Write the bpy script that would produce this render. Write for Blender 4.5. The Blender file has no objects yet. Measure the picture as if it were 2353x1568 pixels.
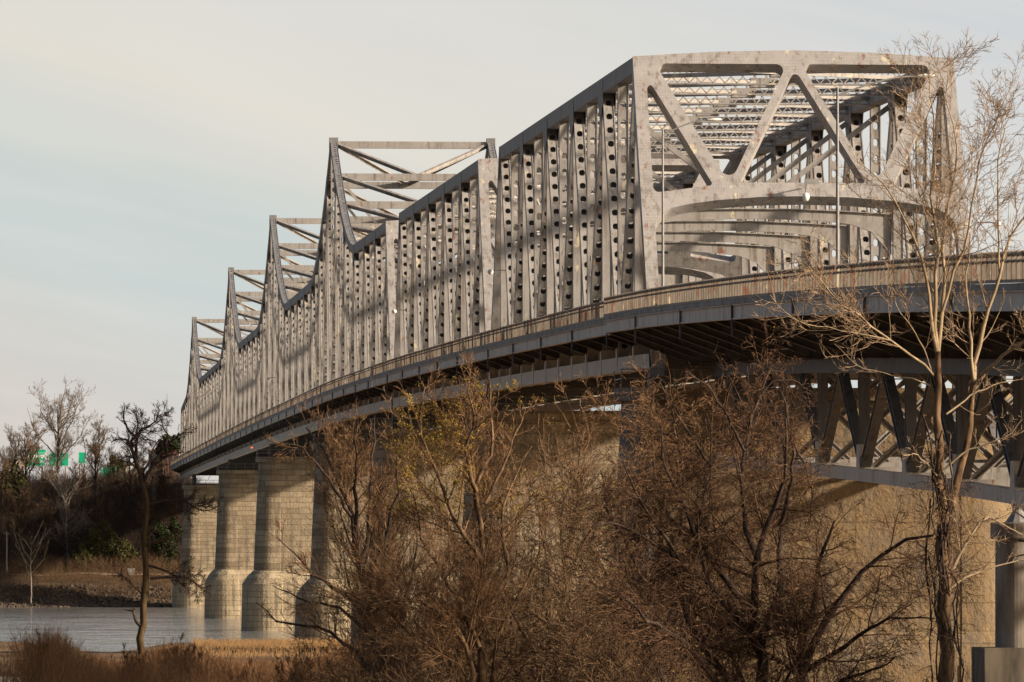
import bpy, math, random
import numpy as np
from mathutils import Vector
R = math.radians
rng = np.random.default_rng(11)
random.seed(5)
scene = bpy.context.scene
col = scene.collection

# ------------------------------------------------------------------ camera, sky, sun, exposure
H = 11.45                      # height of the eye above the river (river surface is z = 0, the bridge runs along +Y)
F, CX, CY, VX, VY = 15000.0, 1176.5, 784.0, 32.0, 1273.0
YAW = math.atan((CX - VX) / F)
PITCH = math.atan((VY - CY) / F)
cam_d = bpy.data.cameras.new('camera')
cam = bpy.data.objects.new('camera', cam_d)
col.objects.link(cam)
cam.location = (0, 0, H)
cam.rotation_euler = (R(90) + PITCH, 0, -YAW)
cam_d.sensor_width = 36
cam_d.lens = F / 2353 * 36
cam_d.clip_start, cam_d.clip_end = 1.0, 20000
scene.camera = cam

SUN_A, SUN_E = 67, 20          # sun behind the camera to the right
sun_dir = Vector((math.sin(R(SUN_A)) * math.cos(R(SUN_E)), -math.cos(R(SUN_A)) * math.cos(R(SUN_E)), math.sin(R(SUN_E))))
sd = bpy.data.lights.new('sun', 'SUN')
sd.energy, sd.angle, sd.color = 5.0, R(2.8), (1.0, 0.845, 0.67)
so = bpy.data.objects.new('sun', sd)
col.objects.link(so)
so.rotation_euler = sun_dir.to_track_quat('Z', 'Y').to_euler()

world = bpy.data.worlds.new('World')
scene.world = world
world.use_nodes = True
nt = world.node_tree
nt.nodes.clear()
def N(t, typ, **kw):
    n = t.nodes.new(typ)
    for k, v in kw.items():
        setattr(n, k, v)
    return n
def math_node(t, op, a, b=None, c=None):
    n = N(t, 'ShaderNodeMath', operation=op)
    for i, v in enumerate((a, b, c)):
        if v is None:
            continue
        if isinstance(v, (int, float)):
            n.inputs[i].default_value = v
        else:
            t.links.new(v, n.inputs[i])
    return n.outputs[0]
def ramp(t, fac, stops, interp='LINEAR'):
    n = N(t, 'ShaderNodeValToRGB')
    n.color_ramp.interpolation = interp
    el = n.color_ramp.elements
    while len(el) < len(stops):
        el.new(0.5)
    for e, (p, c) in zip(el, stops):
        e.position = p
        e.color = (*c, 1) if len(c) == 3 else c
    t.links.new(fac, n.inputs[0])
    return n.outputs[0]
def mixc(t, fac, a, b, blend='MIX'):
    n = N(t, 'ShaderNodeMix', data_type='RGBA', blend_type=blend)
    for s, v in ((n.inputs[0], fac), (n.inputs[6], a), (n.inputs[7], b)):
        if isinstance(v, (int, float)):
            s.default_value = v
        elif isinstance(v, tuple):
            s.default_value = (*v, 1)
        else:
            t.links.new(v, s)
    return n.outputs[2]
tc = N(nt, 'ShaderNodeTexCoord')
sky = N(nt, 'ShaderNodeTexSky', sky_type='NISHITA', sun_disc=False, sun_elevation=R(SUN_E), sun_rotation=R(180 - SUN_A), air_density=1.0, dust_density=5.0)
bg_sky = N(nt, 'ShaderNodeBackground')
bg_sky.inputs[1].default_value = 0.075
nt.links.new(sky.outputs[0], bg_sky.inputs[0])
sep = N(nt, 'ShaderNodeSeparateXYZ')
nt.links.new(tc.outputs['Generated'], sep.inputs[0])
# thin cloud sheets: streaks long in azimuth and short in elevation, slightly tilted
az = math_node(nt, 'ARCTAN2', sep.outputs[0], sep.outputs[1])
el = math_node(nt, 'ARCSINE', sep.outputs[2])
com = N(nt, 'ShaderNodeCombineXYZ')
nt.links.new(math_node(nt, 'MULTIPLY', az, 9.0), com.inputs[0])
nt.links.new(math_node(nt, 'ADD', math_node(nt, 'MULTIPLY', el, 30.0), math_node(nt, 'MULTIPLY', az, 9.0)), com.inputs[1])
nz = N(nt, 'ShaderNodeTexNoise')
nz.inputs['Scale'].default_value = 1.0
nz.inputs['Detail'].default_value = 5
nz.inputs['Roughness'].default_value = 0.42
nt.links.new(com.outputs[0], nz.inputs['Vector'])
# a clear lane of blue between the cream sheet above it and the paler haze near the horizon
def lin_rgb(*c):
    return tuple((v / 255 / 12.92) if v < 11 else ((v / 255 + 0.055) / 1.055) ** 2.4 for v in c)
lane = math_node(nt, 'ADD', el, math_node(nt, 'MULTIPLY', az, 0.317))
lane = math_node(nt, 'ADD', lane, math_node(nt, 'MULTIPLY', math_node(nt, 'SUBTRACT', nz.outputs[0], 0.5), 0.030))
cloud = ramp(nt, math_node(nt, 'MULTIPLY', lane, 1 / 0.13),
             [(0.0, lin_rgb(208, 200, 193)), (0.20, lin_rgb(211, 206, 200)), (0.31, lin_rgb(207, 209, 206)), (0.40, lin_rgb(200, 210, 209)),
              (0.47, lin_rgb(202, 210, 208)), (0.525, lin_rgb(213, 214, 208)), (0.60, lin_rgb(223, 219, 209)), (0.80, lin_rgb(218, 217, 212)), (0.97, lin_rgb(208, 211, 213))])
nz2 = N(nt, 'ShaderNodeTexNoise')
nz2.inputs['Scale'].default_value = 2.3
nz2.inputs['Detail'].default_value = 6
nt.links.new(com.outputs[0], nz2.inputs['Vector'])
st3 = N(nt, 'ShaderNodeTexNoise')
st3.inputs['Scale'].default_value = 3.2
st3.inputs['Detail'].default_value = 7
cm3 = N(nt, 'ShaderNodeCombineXYZ')
nt.links.new(math_node(nt, 'MULTIPLY', az, 5.0), cm3.inputs[0])
nt.links.new(math_node(nt, 'ADD', math_node(nt, 'MULTIPLY', el, 60.0), math_node(nt, 'MULTIPLY', az, 12.0)), cm3.inputs[1])
nt.links.new(cm3.outputs[0], st3.inputs['Vector'])
cloud = mixc(nt, ramp(nt, st3.outputs[0], [(0.40, (0,) * 3), (0.75, (0.30,) * 3)]), cloud, lin_rgb(226, 222, 215))
cloud = mixc(nt, 0.10, cloud, nz2.outputs[0], 'SOFT_LIGHT')
bg_cl = N(nt, 'ShaderNodeBackground')
nt.links.new(cloud, bg_cl.inputs[0])
bg_cl.inputs[1].default_value = 0.565
ms = N(nt, 'ShaderNodeMixShader')
cover = ramp(nt, el, [(0.0, (0.96,) * 3), (0.16, (0.96,) * 3), (0.38, (0.08,) * 3), (1.0, (0.05,) * 3)])
east = ramp(nt, sep.outputs[1], [(0.70, (0.05,) * 3), (0.97, (1.0,) * 3)])        # the cloud sheets stand in the east, opposite the sun
nt.links.new(math_node(nt, 'MULTIPLY', cover, east), ms.inputs[0])
nt.links.new(bg_sky.outputs[0], ms.inputs[1])
nt.links.new(bg_cl.outputs[0], ms.inputs[2])
nt.links.new(ms.outputs[0], N(nt, 'ShaderNodeOutputWorld').inputs[0])
scene.view_settings.view_transform = 'Standard'
scene.view_settings.look = 'None'
scene.view_settings.exposure = 0.9
scene.view_settings.gamma = 1.0
scene.cycles.use_denoising = True
scene.cycles.denoising_prefilter = 'ACCURATE'
scene.cycles.use_adaptive_sampling = False
scene.cycles.sample_clamp_indirect = 4
scene.cycles.max_bounces = 6
scene.cycles.transparent_max_bounces = 4

# ------------------------------------------------------------------ helpers
def at(x, y, Y):
    """point at distance Y along the bridge axis seen at (x, y) of the measured photograph"""
    ux = (x - CX) / F
    k = math.tan(YAW)
    X = Y * (ux + k) / (1 - ux * k)
    depth = X * math.sin(YAW) + Y * math.cos(YAW)
    return np.array([X, Y, H + depth * (VY - y) / F])
def tag(o, label=None, cat=None, group=None, kind=None):
    for k, v in (('label', label), ('category', cat), ('group', group), ('kind', kind)):
        if v:
            o[k] = v
    return o
def thing(name, loc, label, cat, group=None):
    o = bpy.data.objects.new(name, None)
    o.empty_display_size = 1
    col.objects.link(o)
    o.location = loc
    o.rotation_euler = (0, 0, 0)
    o['origin'] = [float(v) for v in loc]
    return tag(o, label, cat, group)
def root_loc(o):
    while o is not None and o.parent is not None:
        o = o.parent
    return np.array(o.location) if o is not None else np.zeros(3)
def unit(v):
    v = np.asarray(v, float)
    return v / max(np.linalg.norm(v), 1e-9)
class MB:
    def __init__(s):
        s.v, s.f, s.n = [], [], 0
    def add(s, V, faces):
        V = np.asarray(V, float).reshape(-1, 3)
        s.v.append(V)
        for fa in faces:
            s.f.append(np.asarray(fa, np.int64) + s.n)
        s.n += len(V)
    BOXF = np.array([[0, 1, 3, 2], [4, 6, 7, 5], [0, 4, 5, 1], [2, 3, 7, 6], [0, 2, 6, 4], [1, 5, 7, 3]])
    def box(s, c, a, b, d):
        c, a, b, d = (np.asarray(t, float) for t in (c, a, b, d))
        V = [c + i * a + j * b + k * d for i in (-1, 1) for j in (-1, 1) for k in (-1, 1)]
        s.add(V, [s.BOXF])
    def abox(s, lo, hi):
        lo, hi = np.minimum(lo, hi), np.maximum(lo, hi)
        c, h = (lo + hi) / 2, (hi - lo) / 2
        s.box(c, (h[0], 0, 0), (0, h[1], 0), (0, 0, h[2]))
    def beam(s, p, q, w, h, side=(1, 0, 0)):
        p, q = np.asarray(p, float), np.asarray(q, float)
        d = unit(q - p)
        u = np.asarray(side, float) - d * np.dot(side, d)
        u = unit(u)
        v = np.cross(d, u)
        s.box((p + q) / 2, (q - p) / 2, u * w / 2, v * h / 2)
    def ibeam(s, p, q, w, h, side, tf=0.06, tw=0.05):
        p, q = np.asarray(p, float), np.asarray(q, float)
        d = unit(q - p)
        u = unit(np.asarray(side, float) - d * np.dot(side, d))
        v = np.cross(d, u)
        s.box((p + q) / 2, (q - p) / 2, u * tw / 2, v * (h / 2 - tf))
        for g in (-1, 1):
            s.box((p + q) / 2 + v * g * (h / 2 - tf / 2), (q - p) / 2, u * w / 2, v * tf / 2)
    def sweep(s, pts, x0, x1, dep):
        """rectangular section swept along points (Y, Zcentre); dep is the vertical depth"""
        pts = np.asarray(pts, float)
        n = len(pts)
        V = np.zeros((n, 4, 3))
        for k, (x, g) in enumerate(((x0, -1), (x1, -1), (x1, 1), (x0, 1))):
            V[:, k, 0] = x
            V[:, k, 1] = pts[:, 0]
            V[:, k, 2] = pts[:, 1] + g * dep / 2
        i = np.arange(n - 1)[:, None] * 4
        fs = [np.concatenate([i + k, i + (k + 1) % 4, i + 4 + (k + 1) % 4, i + 4 + k], 1) for k in range(4)]
        fs.append(np.array([[3, 2, 1, 0], [n * 4 - 4, n * 4 - 3, n * 4 - 2, n * 4 - 1]]))
        s.add(V, fs)
    def prism(s, poly, axis, a, b):
        """polygon extruded along an axis; poly holds the two other coordinates"""
        P = np.asarray(poly, float)
        n = len(P)
        V = np.zeros((2, n, 3))
        o = [i for i in range(3) if i != axis]
        V[:, :, o[0]] = P[:, 0]
        V[:, :, o[1]] = P[:, 1]
        V[0, :, axis], V[1, :, axis] = a, b
        i = np.arange(n)
        s.add(V, [np.stack([i, (i + 1) % n, (i + 1) % n + n, i + n], 1), i[None, ::-1], (i + n)[None, :]])
    def tube(s, pts, rad, n=6):
        V, Q = tubes(np.asarray(pts, float)[None], np.broadcast_to(np.asarray(rad, float), (len(pts),))[None], n)
        s.add(V, [Q])
        m = len(pts)
        s.add(V[:n], [np.arange(n)[None, ::-1]])
        s.add(V[-n:], [np.arange(n)[None]])
    def build(s, name, mat, parent=None, smooth=False, off=None):
        me = bpy.data.meshes.new(name)
        if s.n:
            V = np.concatenate(s.v)
            V = V - (root_loc(parent) if off is None else off)
            loops = np.concatenate([f.ravel() for f in s.f])
            tot = np.concatenate([np.full(len(f), f.shape[1]) for f in s.f])
            st = np.concatenate([[0], np.cumsum(tot)[:-1]])
            me.vertices.add(len(V))
            me.vertices.foreach_set('co', V.ravel().astype(np.float32))
            me.loops.add(len(loops))
            me.loops.foreach_set('vertex_index', loops.astype(np.int32))
            me.polygons.add(len(tot))
            me.polygons.foreach_set('loop_start', st.astype(np.int32))
            me.polygons.foreach_set('loop_total', tot.astype(np.int32))
            me.polygons.foreach_set('use_smooth', np.full(len(tot), bool(smooth)))
            me.update(calc_edges=True)
            me.validate()
        me.materials.append(mat)
        o = bpy.data.objects.new(name, me)
        col.objects.link(o)
        if parent is not None:
            o.parent = parent
        return o
def tubes(P, rad, n):
    """vectorised tapered tubes: P (m,k,3), rad (m,k)"""
    m, k, _ = P.shape
    T = np.gradient(P, axis=1)
    T /= np.maximum(np.linalg.norm(T, axis=2, keepdims=True), 1e-9)
    T0 = T[:, 0]
    ref = np.where(np.abs(T0[:, 2:3]) > 0.8, np.array([[1.0, 0, 0]]), np.array([[0, 0, 1.0]]))
    U = np.cross(T, np.repeat(ref[:, None], k, 1))
    U /= np.maximum(np.linalg.norm(U, axis=2, keepdims=True), 1e-9)
    W = np.cross(T, U)
    a = np.arange(n) * 2 * math.pi / n
    V = P[:, :, None] + rad[:, :, None, None] * (np.cos(a)[None, None, :, None] * U[:, :, None] + np.sin(a)[None, None, :, None] * W[:, :, None])
    base = (np.arange(m)[:, None, None] * k + np.arange(k - 1)[None, :, None]) * n
    j = np.arange(n)[None, None]
    Q = np.stack([base + j, base + (j + 1) % n, base + n + (j + 1) % n, base + n + j], -1).reshape(-1, 4)
    return V.reshape(-1, 3), Q

# ------------------------------------------------------------------ materials
def material(name, rough=0.8, spec=0.3):
    m = bpy.data.materials.new(name)
    m.use_nodes = True
    t = m.node_tree
    b = t.nodes['Principled BSDF']
    b.inputs['Roughness'].default_value = rough
    b.inputs['Specular IOR Level'].default_value = spec
    c = N(t, 'ShaderNodeTexCoord')
    return m, t, b, c
def noise(t, vec, scale, detail=4, rough=0.55, stretch=None):
    if stretch:
        mp = N(t, 'ShaderNodeMapping')
        mp.inputs['Scale'].default_value = stretch
        t.links.new(vec, mp.inputs['Vector'])
        vec = mp.outputs[0]
    n = N(t, 'ShaderNodeTexNoise')
    n.inputs['Scale'].default_value = scale
    n.inputs['Detail'].default_value = detail
    n.inputs['Roughness'].default_value = rough
    t.links.new(vec, n.inputs['Vector'])
    return n.outputs[0]
def bump(t, b, h, strength, dist=0.05):
    n = N(t, 'ShaderNodeBump')
    n.inputs['Strength'].default_value = strength
    n.inputs['Distance'].default_value = dist
    t.links.new(h, n.inputs['Height'])
    t.links.new(n.outputs[0], b.inputs['Normal'])
def simple(name, a, bcol, scale, rough=0.85, spec=0.2, stretch=None, lo=0.35, hi=0.65, detail=4):
    m, t, b, c = material(name, rough, spec)
    f = noise(t, c.outputs['Object'], scale, detail, 0.6, stretch)
    t.links.new(ramp(t, f, [(lo, a), (hi, bcol)]), b.inputs['Base Color'])
    return m
def steel(name, base, rust_amt=0.5, cream_amt=0.5, rivets=False, dark=0.75):
    m, t, b, c = material(name, 0.62, 0.25)
    o = c.outputs['Object']
    f = noise(t, o, 0.9, 6, 0.7)
    dark = 0.5 + dark * 0.5
    lo = tuple(v * dark for v in base)
    hi = tuple(v * 1.12 for v in base)
    cl = ramp(t, f, [(0.35, lo), (0.62, hi)])
    st = noise(t, o, 1.0, 5, 0.65, (2.6, 2.6, 0.16))                       # run-down grime
    cl = mixc(t, ramp(t, st, [(0.52, (0,) * 3), (0.68, (0.78,) * 3)]), cl, (base[0] * 0.40, base[1] * 0.34, base[2] * 0.28))
    cr = noise(t, o, 0.62, 6, 0.65, (1.6, 1.6, 0.8))
    cl = mixc(t, ramp(t, cr, [(0.66 - 0.07 * cream_amt, (0,) * 3), (0.70 - 0.06 * cream_amt, (0.8,) * 3)]), cl, (0.50, 0.43, 0.30))
    ru = noise(t, o, 1.15, 5, 0.7, (1.4, 1.4, 0.55))
    cl = mixc(t, ramp(t, ru, [(0.70 - 0.10 * rust_amt, (0,) * 3), (0.76 - 0.09 * rust_amt, (0.85,) * 3)]), cl, (0.17, 0.065, 0.028))
    if rivets:
        sp = N(t, 'ShaderNodeSeparateXYZ')
        t.links.new(o, sp.inputs[0])
        def dots(px, pz):
            fx = math_node(t, 'SUBTRACT', math_node(t, 'FRACT', math_node(t, 'DIVIDE', sp.outputs[0], px)), 0.5)
            fz = math_node(t, 'SUBTRACT', math_node(t, 'FRACT', math_node(t, 'DIVIDE', sp.outputs[2], pz)), 0.5)
            r2 = math_node(t, 'ADD', math_node(t, 'MULTIPLY', fx, fx), math_node(t, 'MULTIPLY', fz, fz))
            return math_node(t, 'LESS_THAN', r2, 0.05)
        mask = ramp(t, noise(t, o, 0.8, 2), [(0.48, (0,) * 3), (0.52, (0.42,) * 3)])
        cl = mixc(t, math_node(t, 'MULTIPLY', dots(0.16, 0.19), mask), cl, tuple(v * 0.5 for v in base))
    t.links.new(cl, b.inputs['Base Color'])
    return m
M = {}
STEEL = (0.262, 0.244, 0.227)
M['steel'] = steel('weathered_grey_paint', STEEL, 0.78, 0.55)
M['portal'] = steel('riveted_grey_paint', (0.268, 0.251, 0.239), 1.05, 0.5, True, 0.82)
M['chord'] = steel('shaded_grey_paint', (0.175, 0.17, 0.17), 0.15, 0.0)  # same grey as the other steel, darkened in colour for the chord's shaded side
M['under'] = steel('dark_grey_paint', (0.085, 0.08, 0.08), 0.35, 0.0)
M['rail'] = steel('rusty_rail_paint', (0.20, 0.168, 0.135), 1.5, 0.4, False, 0.5)
M['fascia'] = steel('fascia_grey_paint', (0.42, 0.375, 0.33), 0.5, 0.0)
M['approach'] = steel('approach_shaded_paint', (0.15, 0.148, 0.155), 0.4, 0.1)  # shade below the deck put into a darker colour for the web members
M['deck'] = simple('deck_concrete', (0.16, 0.15, 0.14), (0.27, 0.26, 0.24), 0.6)
M['galv'] = simple('galvanised_steel', (0.15, 0.147, 0.14), (0.24, 0.235, 0.225), 2.0, 0.5, 0.4)
M['lamp_white'] = simple('pale_lamp_housing', (0.6, 0.58, 0.52), (0.72, 0.70, 0.64), 3.0, 0.5, 0.4)
def stone(name, a, bcol, block, mortar=0.4, wob=0.16, nose=None):
    m, t, b, c = material(name, 0.9, 0.15)
    o = c.outputs['Object']
    sp = N(t, 'ShaderNodeSeparateXYZ')
    t.links.new(o, sp.inputs[0])
    cm = N(t, 'ShaderNodeCombineXYZ')
    t.links.new(math_node(t, 'ADD', sp.outputs[0], math_node(t, 'MULTIPLY', sp.outputs[1], 0.85)), cm.inputs[0])
    t.links.new(sp.outputs[2], cm.inputs[1])
    br = N(t, 'ShaderNodeTexBrick')
    br.offset = 0.5
    br.inputs['Scale'].default_value = 1.0
    br.inputs['Brick Width'].default_value = block[0]
    br.inputs['Row Height'].default_value = block[1]
    br.inputs['Mortar Size'].default_value = 0.035
    br.inputs['Mortar Smooth'].default_value = 0.3
    br.inputs['Color1'].default_value = (*a, 1)
    br.inputs['Color2'].default_value = (*bcol, 1)
    br.inputs['Mortar'].default_value = (*[v * mortar for v in a], 1)
    vm = N(t, 'ShaderNodeVectorMath', operation='ADD')
    nd = N(t, 'ShaderNodeTexNoise')
    nd.inputs['Scale'].default_value = 1.1
    nd.inputs['Detail'].default_value = 3
    t.links.new(o, nd.inputs['Vector'])
    sc_ = N(t, 'ShaderNodeVectorMath', operation='SCALE')
    sc_.inputs['Scale'].default_value = wob
    t.links.new(nd.outputs['Color'], sc_.inputs[0])
    t.links.new(cm.outputs[0], vm.inputs[0])
    t.links.new(sc_.outputs[0], vm.inputs[1])
    t.links.new(vm.outputs[0], br.inputs['Vector'])
    f = noise(t, o, 0.55, 6, 0.65)
    src = br.outputs['Color']
    if nose:                                            # the rounded end of the wall is faced in paler granite
        b2 = N(t, 'ShaderNodeTexBrick')
        b2.offset = 0.5
        for k_, v_ in (('Scale', 1.0), ('Brick Width', 1.7), ('Row Height', 1.1), ('Mortar Size', 0.03)):
            b2.inputs[k_].default_value = v_
        b2.inputs['Color1'].default_value = (*nose, 1)
        b2.inputs['Color2'].default_value = (*[v * 0.7 for v in nose], 1)
        b2.inputs['Mortar'].default_value = (*[v * 0.35 for v in nose], 1)
        t.links.new(vm.outputs[0], b2.inputs['Vector'])
        src = mixc(t, math_node(t, 'LESS_THAN', sp.outputs[0], -9.9), src, b2.outputs['Color'])
    cl = mixc(t, ramp(t, f, [(0.35, (0.62,) * 3), (0.65, (0,) * 3)]), src, tuple(v * 0.5 for v in (nose or a)) if nose is None else (0.12, 0.10, 0.08))
    st = noise(t, o, 0.9, 4, 0.6, (1.5, 1.5, 0.12))
    cl = mixc(t, ramp(t, st, [(0.52, (0,) * 3), (0.68, (0.7,) * 3)]), cl, (0.10, 0.085, 0.07))
    t.links.new(cl, b.inputs['Base Color'])
    g = noise(t, o, 3.0, 5, 0.6)
    h = math_node(t, 'ADD', math_node(t, 'MULTIPLY', br.outputs['Fac'], -1.0), math_node(t, 'MULTIPLY', g, 0.7))
    bump(t, b, h, 1.0, 0.16)
    return m
M['stone'] = stone('stained_ashlar_stone', (0.37, 0.295, 0.20), (0.20, 0.152, 0.10), (1.9, 0.82), 0.5)
M['stone_base'] = stone('pale_base_stone', (0.46, 0.375, 0.25), (0.32, 0.25, 0.165), (2.1, 0.9), 0.5)
M['concrete_pier'] = stone('tan_pier_concrete', (0.20, 0.137, 0.072), (0.178, 0.12, 0.062), (9.0, 2.4), 0.75, 0.16, (0.30, 0.275, 0.255))
M['concrete'] = simple('grey_concrete', (0.115, 0.098, 0.08), (0.29, 0.25, 0.205), 0.8, stretch=(1.5, 1.5, 0.4))

M['footing'] = simple('stained_dark_concrete', (0.035, 0.03, 0.025), (0.14, 0.115, 0.085), 0.7, stretch=(1.6, 1.6, 0.35))
def bark(name, a, bcol, scale=3.0, stretch=(2.5, 2.5, 0.5)):
    m, t, b, c = material(name, 0.95, 0.08)
    f = noise(t, c.outputs['Object'], scale, 4, 0.6, stretch)
    t.links.new(ramp(t, f, [(0.35, a), (0.65, bcol)]), b.inputs['Base Color'])
    return m
M['bark_red'] = bark('reddish_twig_bark', (0.055, 0.031, 0.016), (0.225, 0.13, 0.07))
M['bark_vine'] = bark('red_brown_vine_bark', (0.03, 0.018, 0.012), (0.15, 0.084, 0.048))
M['bark_dark'] = bark('dark_furrowed_bark', (0.028, 0.020, 0.016), (0.075, 0.052, 0.040))
M['bark_brown'] = bark('brown_twig_bark', (0.035, 0.022, 0.013), (0.185, 0.115, 0.064))
M['bark_pale'] = bark('pale_tan_bark', (0.17, 0.125, 0.075), (0.33, 0.25, 0.16), 2.0)
M['bark_tan'] = bark('tan_twig_bark', (0.17, 0.115, 0.07), (0.30, 0.21, 0.135), 2.0)
M['bark_olive'] = bark('olive_brown_bark', (0.04, 0.028, 0.015), (0.09, 0.062, 0.033), 1.5)
M['bark_white'] = bark('white_sycamore_bark', (0.17, 0.14, 0.105), (0.36, 0.31, 0.25), 1.2)
M['bark_grey'] = bark('grey_brown_bark', (0.10, 0.08, 0.062), (0.20, 0.16, 0.125))
M['bud'] = bark('yellow_green_buds', (0.20, 0.135, 0.022), (0.34, 0.235, 0.045), 1.0, (1, 1, 1))
M['leaf_dark'] = bark('dark_evergreen_leaves', (0.012, 0.017, 0.007), (0.032, 0.042, 0.016), 0.7, (1, 1, 1))
M['leaf_ivy'] = bark('ivy_leaves', (0.026, 0.028, 0.010), (0.07, 0.066, 0.024), 0.5, (1, 1, 1))
M['reed'] = bark('rust_brown_stems', (0.10, 0.053, 0.027), (0.25, 0.138, 0.07), 0.3, (1, 1, 1))
M['straw'] = bark('dry_straw_grass', (0.20, 0.115, 0.052), (0.34, 0.21, 0.10), 0.25, (1, 1, 1))

# ------------------------------------------------------------------ bridge grade (rail top above the river)
_gy = np.array([0, 150, 200, 227.5, 279, 330, 383, 491, 609, 744, 951, 1118, 1429, 1700])
_gz = np.array([1.0, 7.6, 9.6, 10.65, 12.45, 13.95, 15.25, 16.9, 18.45, 19.75, 20.55, 20.95, 21.3, 21.0]) + H
def rail_z(Y):
    Y = np.asarray(Y, float)
    return np.mean([np.interp(Y + d, _gy, _gz) for d in np.linspace(-35, 35, 15)], axis=0)
XN, XF = 38.43, 57.47            # truss centre lines
XM = (XN + XF) / 2
TW = 0.84                        # chord width
RX = 36.0                        # rail line on the truss spans
RXA = 35.2                       # rail line on the wider approach
def mir(x):
    return 2 * XM - x

# ------------------------------------------------------------------ bridge members
def perf(mb, p, q, w, h, near=True, s=1.08, hw=0.205, hl=0.25, end=0.75):
    """box member with perforated cover plates on its two faces and solid webs in the truss plane"""
    p, q = np.asarray(p, float), np.asarray(q, float)
    L = np.linalg.norm(q - p)
    d = (q - p) / L
    u = unit(np.array([1.0, 0, 0]) - d * d[0])
    v = np.cross(d, u)
    for g in (-1, 1):
        mb.box((p + q) / 2 + u * g * (w / 2 - 0.03), (q - p) / 2, u * 0.03, v * h / 2)
    n = 12 if near else 8
    cells = max(1, int((L - 2 * end) / s))
    e = (L - cells * s) / 2
    hwid = w / 2 - 0.06
    if n == 12:
        ox = np.array([1, 1, 1, .33, -.33, -1, -1, -1, -1, -.33, .33, 1]) * hwid
        oy = np.array([-.33, .33, 1, 1, 1, 1, .33, -.33, -1, -1, -1, -1]) * s / 2
    else:
        ox = np.array([1, 1, 0, -1, -1, -1, 0, 1]) * hwid
        oy = np.array([0, 1, 1, 1, 0, -1, -1, -1]) * s / 2
    ang = np.arctan2(oy / (s / 2), ox / hwid)
    se = np.sign(np.cos(ang)) * np.abs(np.cos(ang)) ** 0.8
    sn = np.sign(np.sin(ang)) * np.abs(np.sin(ang)) ** 0.8
    hx, hy = se * hw * w / 0.7, sn * hl
    ctr = p + np.outer(e + s * (np.arange(cells) + 0.5), d)
    i = np.arange(n)
    for g in (-1, 1):
        for k, lift in enumerate((0.045, 0.085) if near else (0.045,)):
            off = v * g * (h / 2 - lift)
            O = ctr[:, None] + ox[None, :, None] * u + oy[None, :, None] * d + off
            I = ctr[:, None] + hx[None, :, None] * u + hy[None, :, None] * d + off
            V = np.concatenate([O, I], 1)
            b = (np.arange(cells) * 2 * n)[:, None]
            fq = np.stack([b + i, b + (i + 1) % n, b + n + (i + 1) % n, b + n + i], -1).reshape(-1, 4)
            mb.add(V, [fq])
            if k == 0 and near:
                I2 = I - v * g * 0.04
                V = np.concatenate([I, I2], 1)
                mb.add(V, [fq])
        for a0, a1 in ((0, e), (L - e, L)):
            mb.box(p + d * (a0 + a1) / 2 + v * g * (h / 2 - 0.065), d * (a1 - a0) / 2, u * hwid, v * 0.02)
def solid_h(mb, p, q, w, h):
    """solid hanger: flange plates with a shallow channel look"""
    p, q = np.asarray(p, float), np.asarray(q, float)
    mb.beam(p, q, w - 0.12, h - 0.10)
    d = unit(q - p)
    u = unit(np.array([1.0, 0, 0]) - d * d[0])
    for g in (-1, 1):
        mb.beam(p + u * g * (w / 2 - 0.03), q + u * g * (w / 2 - 0.03), 0.06, h)

def fillet(poly, radii, n=6):
    P = [np.asarray(p, float) for p in poly]
    out = []
    m = len(P)
    for i in range(m):
        r = radii[i]
        a, b, c = P[i - 1], P[i], P[(i + 1) % m]
        if r <= 0:
            out.append(b)
            continue
        u, v = unit(a - b), unit(c - b)
        cosang = np.clip(np.dot(u, v), -1, 1)
        half = math.acos(cosang) / 2
        t = min(r / math.tan(half), 0.45 * np.linalg.norm(a - b), 0.45 * np.linalg.norm(c - b))
        r2 = t * math.tan(half)
        ctr = b + unit(u + v) * (r2 / math.sin(half))
        p0, p1 = b + u * t, b + v * t
        a0 = math.atan2(*(p0 - ctr)[::-1])
        a1 = math.atan2(*(p1 - ctr)[::-1])
        da = (a1 - a0 + math.pi) % (2 * math.pi) - math.pi
        for k in range(n + 1):
            aa = a0 + da * k / n
            out.append(ctr + r2 * np.array([math.cos(aa), math.sin(aa)]))
    return out
def plate_with_holes(name, outer, holes, depth, to_world, mat, parent):
    """flat plate cut from an outline with holes, extruded to a real thickness and stood up in the scene"""
    cu = bpy.data.curves.new(name, 'CURVE')
    cu.dimensions = '2D'
    cu.fill_mode = 'BOTH'
    cu.extrude = depth / 2
    for loop in [outer] + holes:
        sp = cu.splines.new('POLY')
        sp.points.add(len(loop) - 1)
        for pt, q in zip(sp.points, loop):
            pt.co = (q[0], q[1], 0, 1)
        sp.use_cyclic_u = True
    tmp = bpy.data.objects.new(name, cu)
    col.objects.link(tmp)
    dg = bpy.context.evaluated_depsgraph_get()
    me = bpy.data.meshes.new_from_object(tmp.evaluated_get(dg))
    bpy.data.objects.remove(tmp)
    bpy.data.curves.remove(cu)
    co = np.zeros(len(me.vertices) * 3)
    me.vertices.foreach_get('co', co)
    W = to_world(co.reshape(-1, 3)) - root_loc(parent)
    me.vertices.foreach_set('co', W.ravel().astype(np.float32))
    me.update()
    me.name = name
    me.materials.clear()
    me.materials.append(mat)
    o = bpy.data.objects.new(name, me)
    col.objects.link(o)
    o.parent = parent
    return o
ARCH = [(-9.2, 19.9), (-9.05, 20.3), (-8.7, 20.72), (-8.1, 21.02), (-7.0, 21.27), (-5.4, 21.5), (-2.7, 21.72), (0, 21.78)]
ARCH = ARCH + [(-x, z) for x, z in ARCH[-2::-1]]
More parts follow.
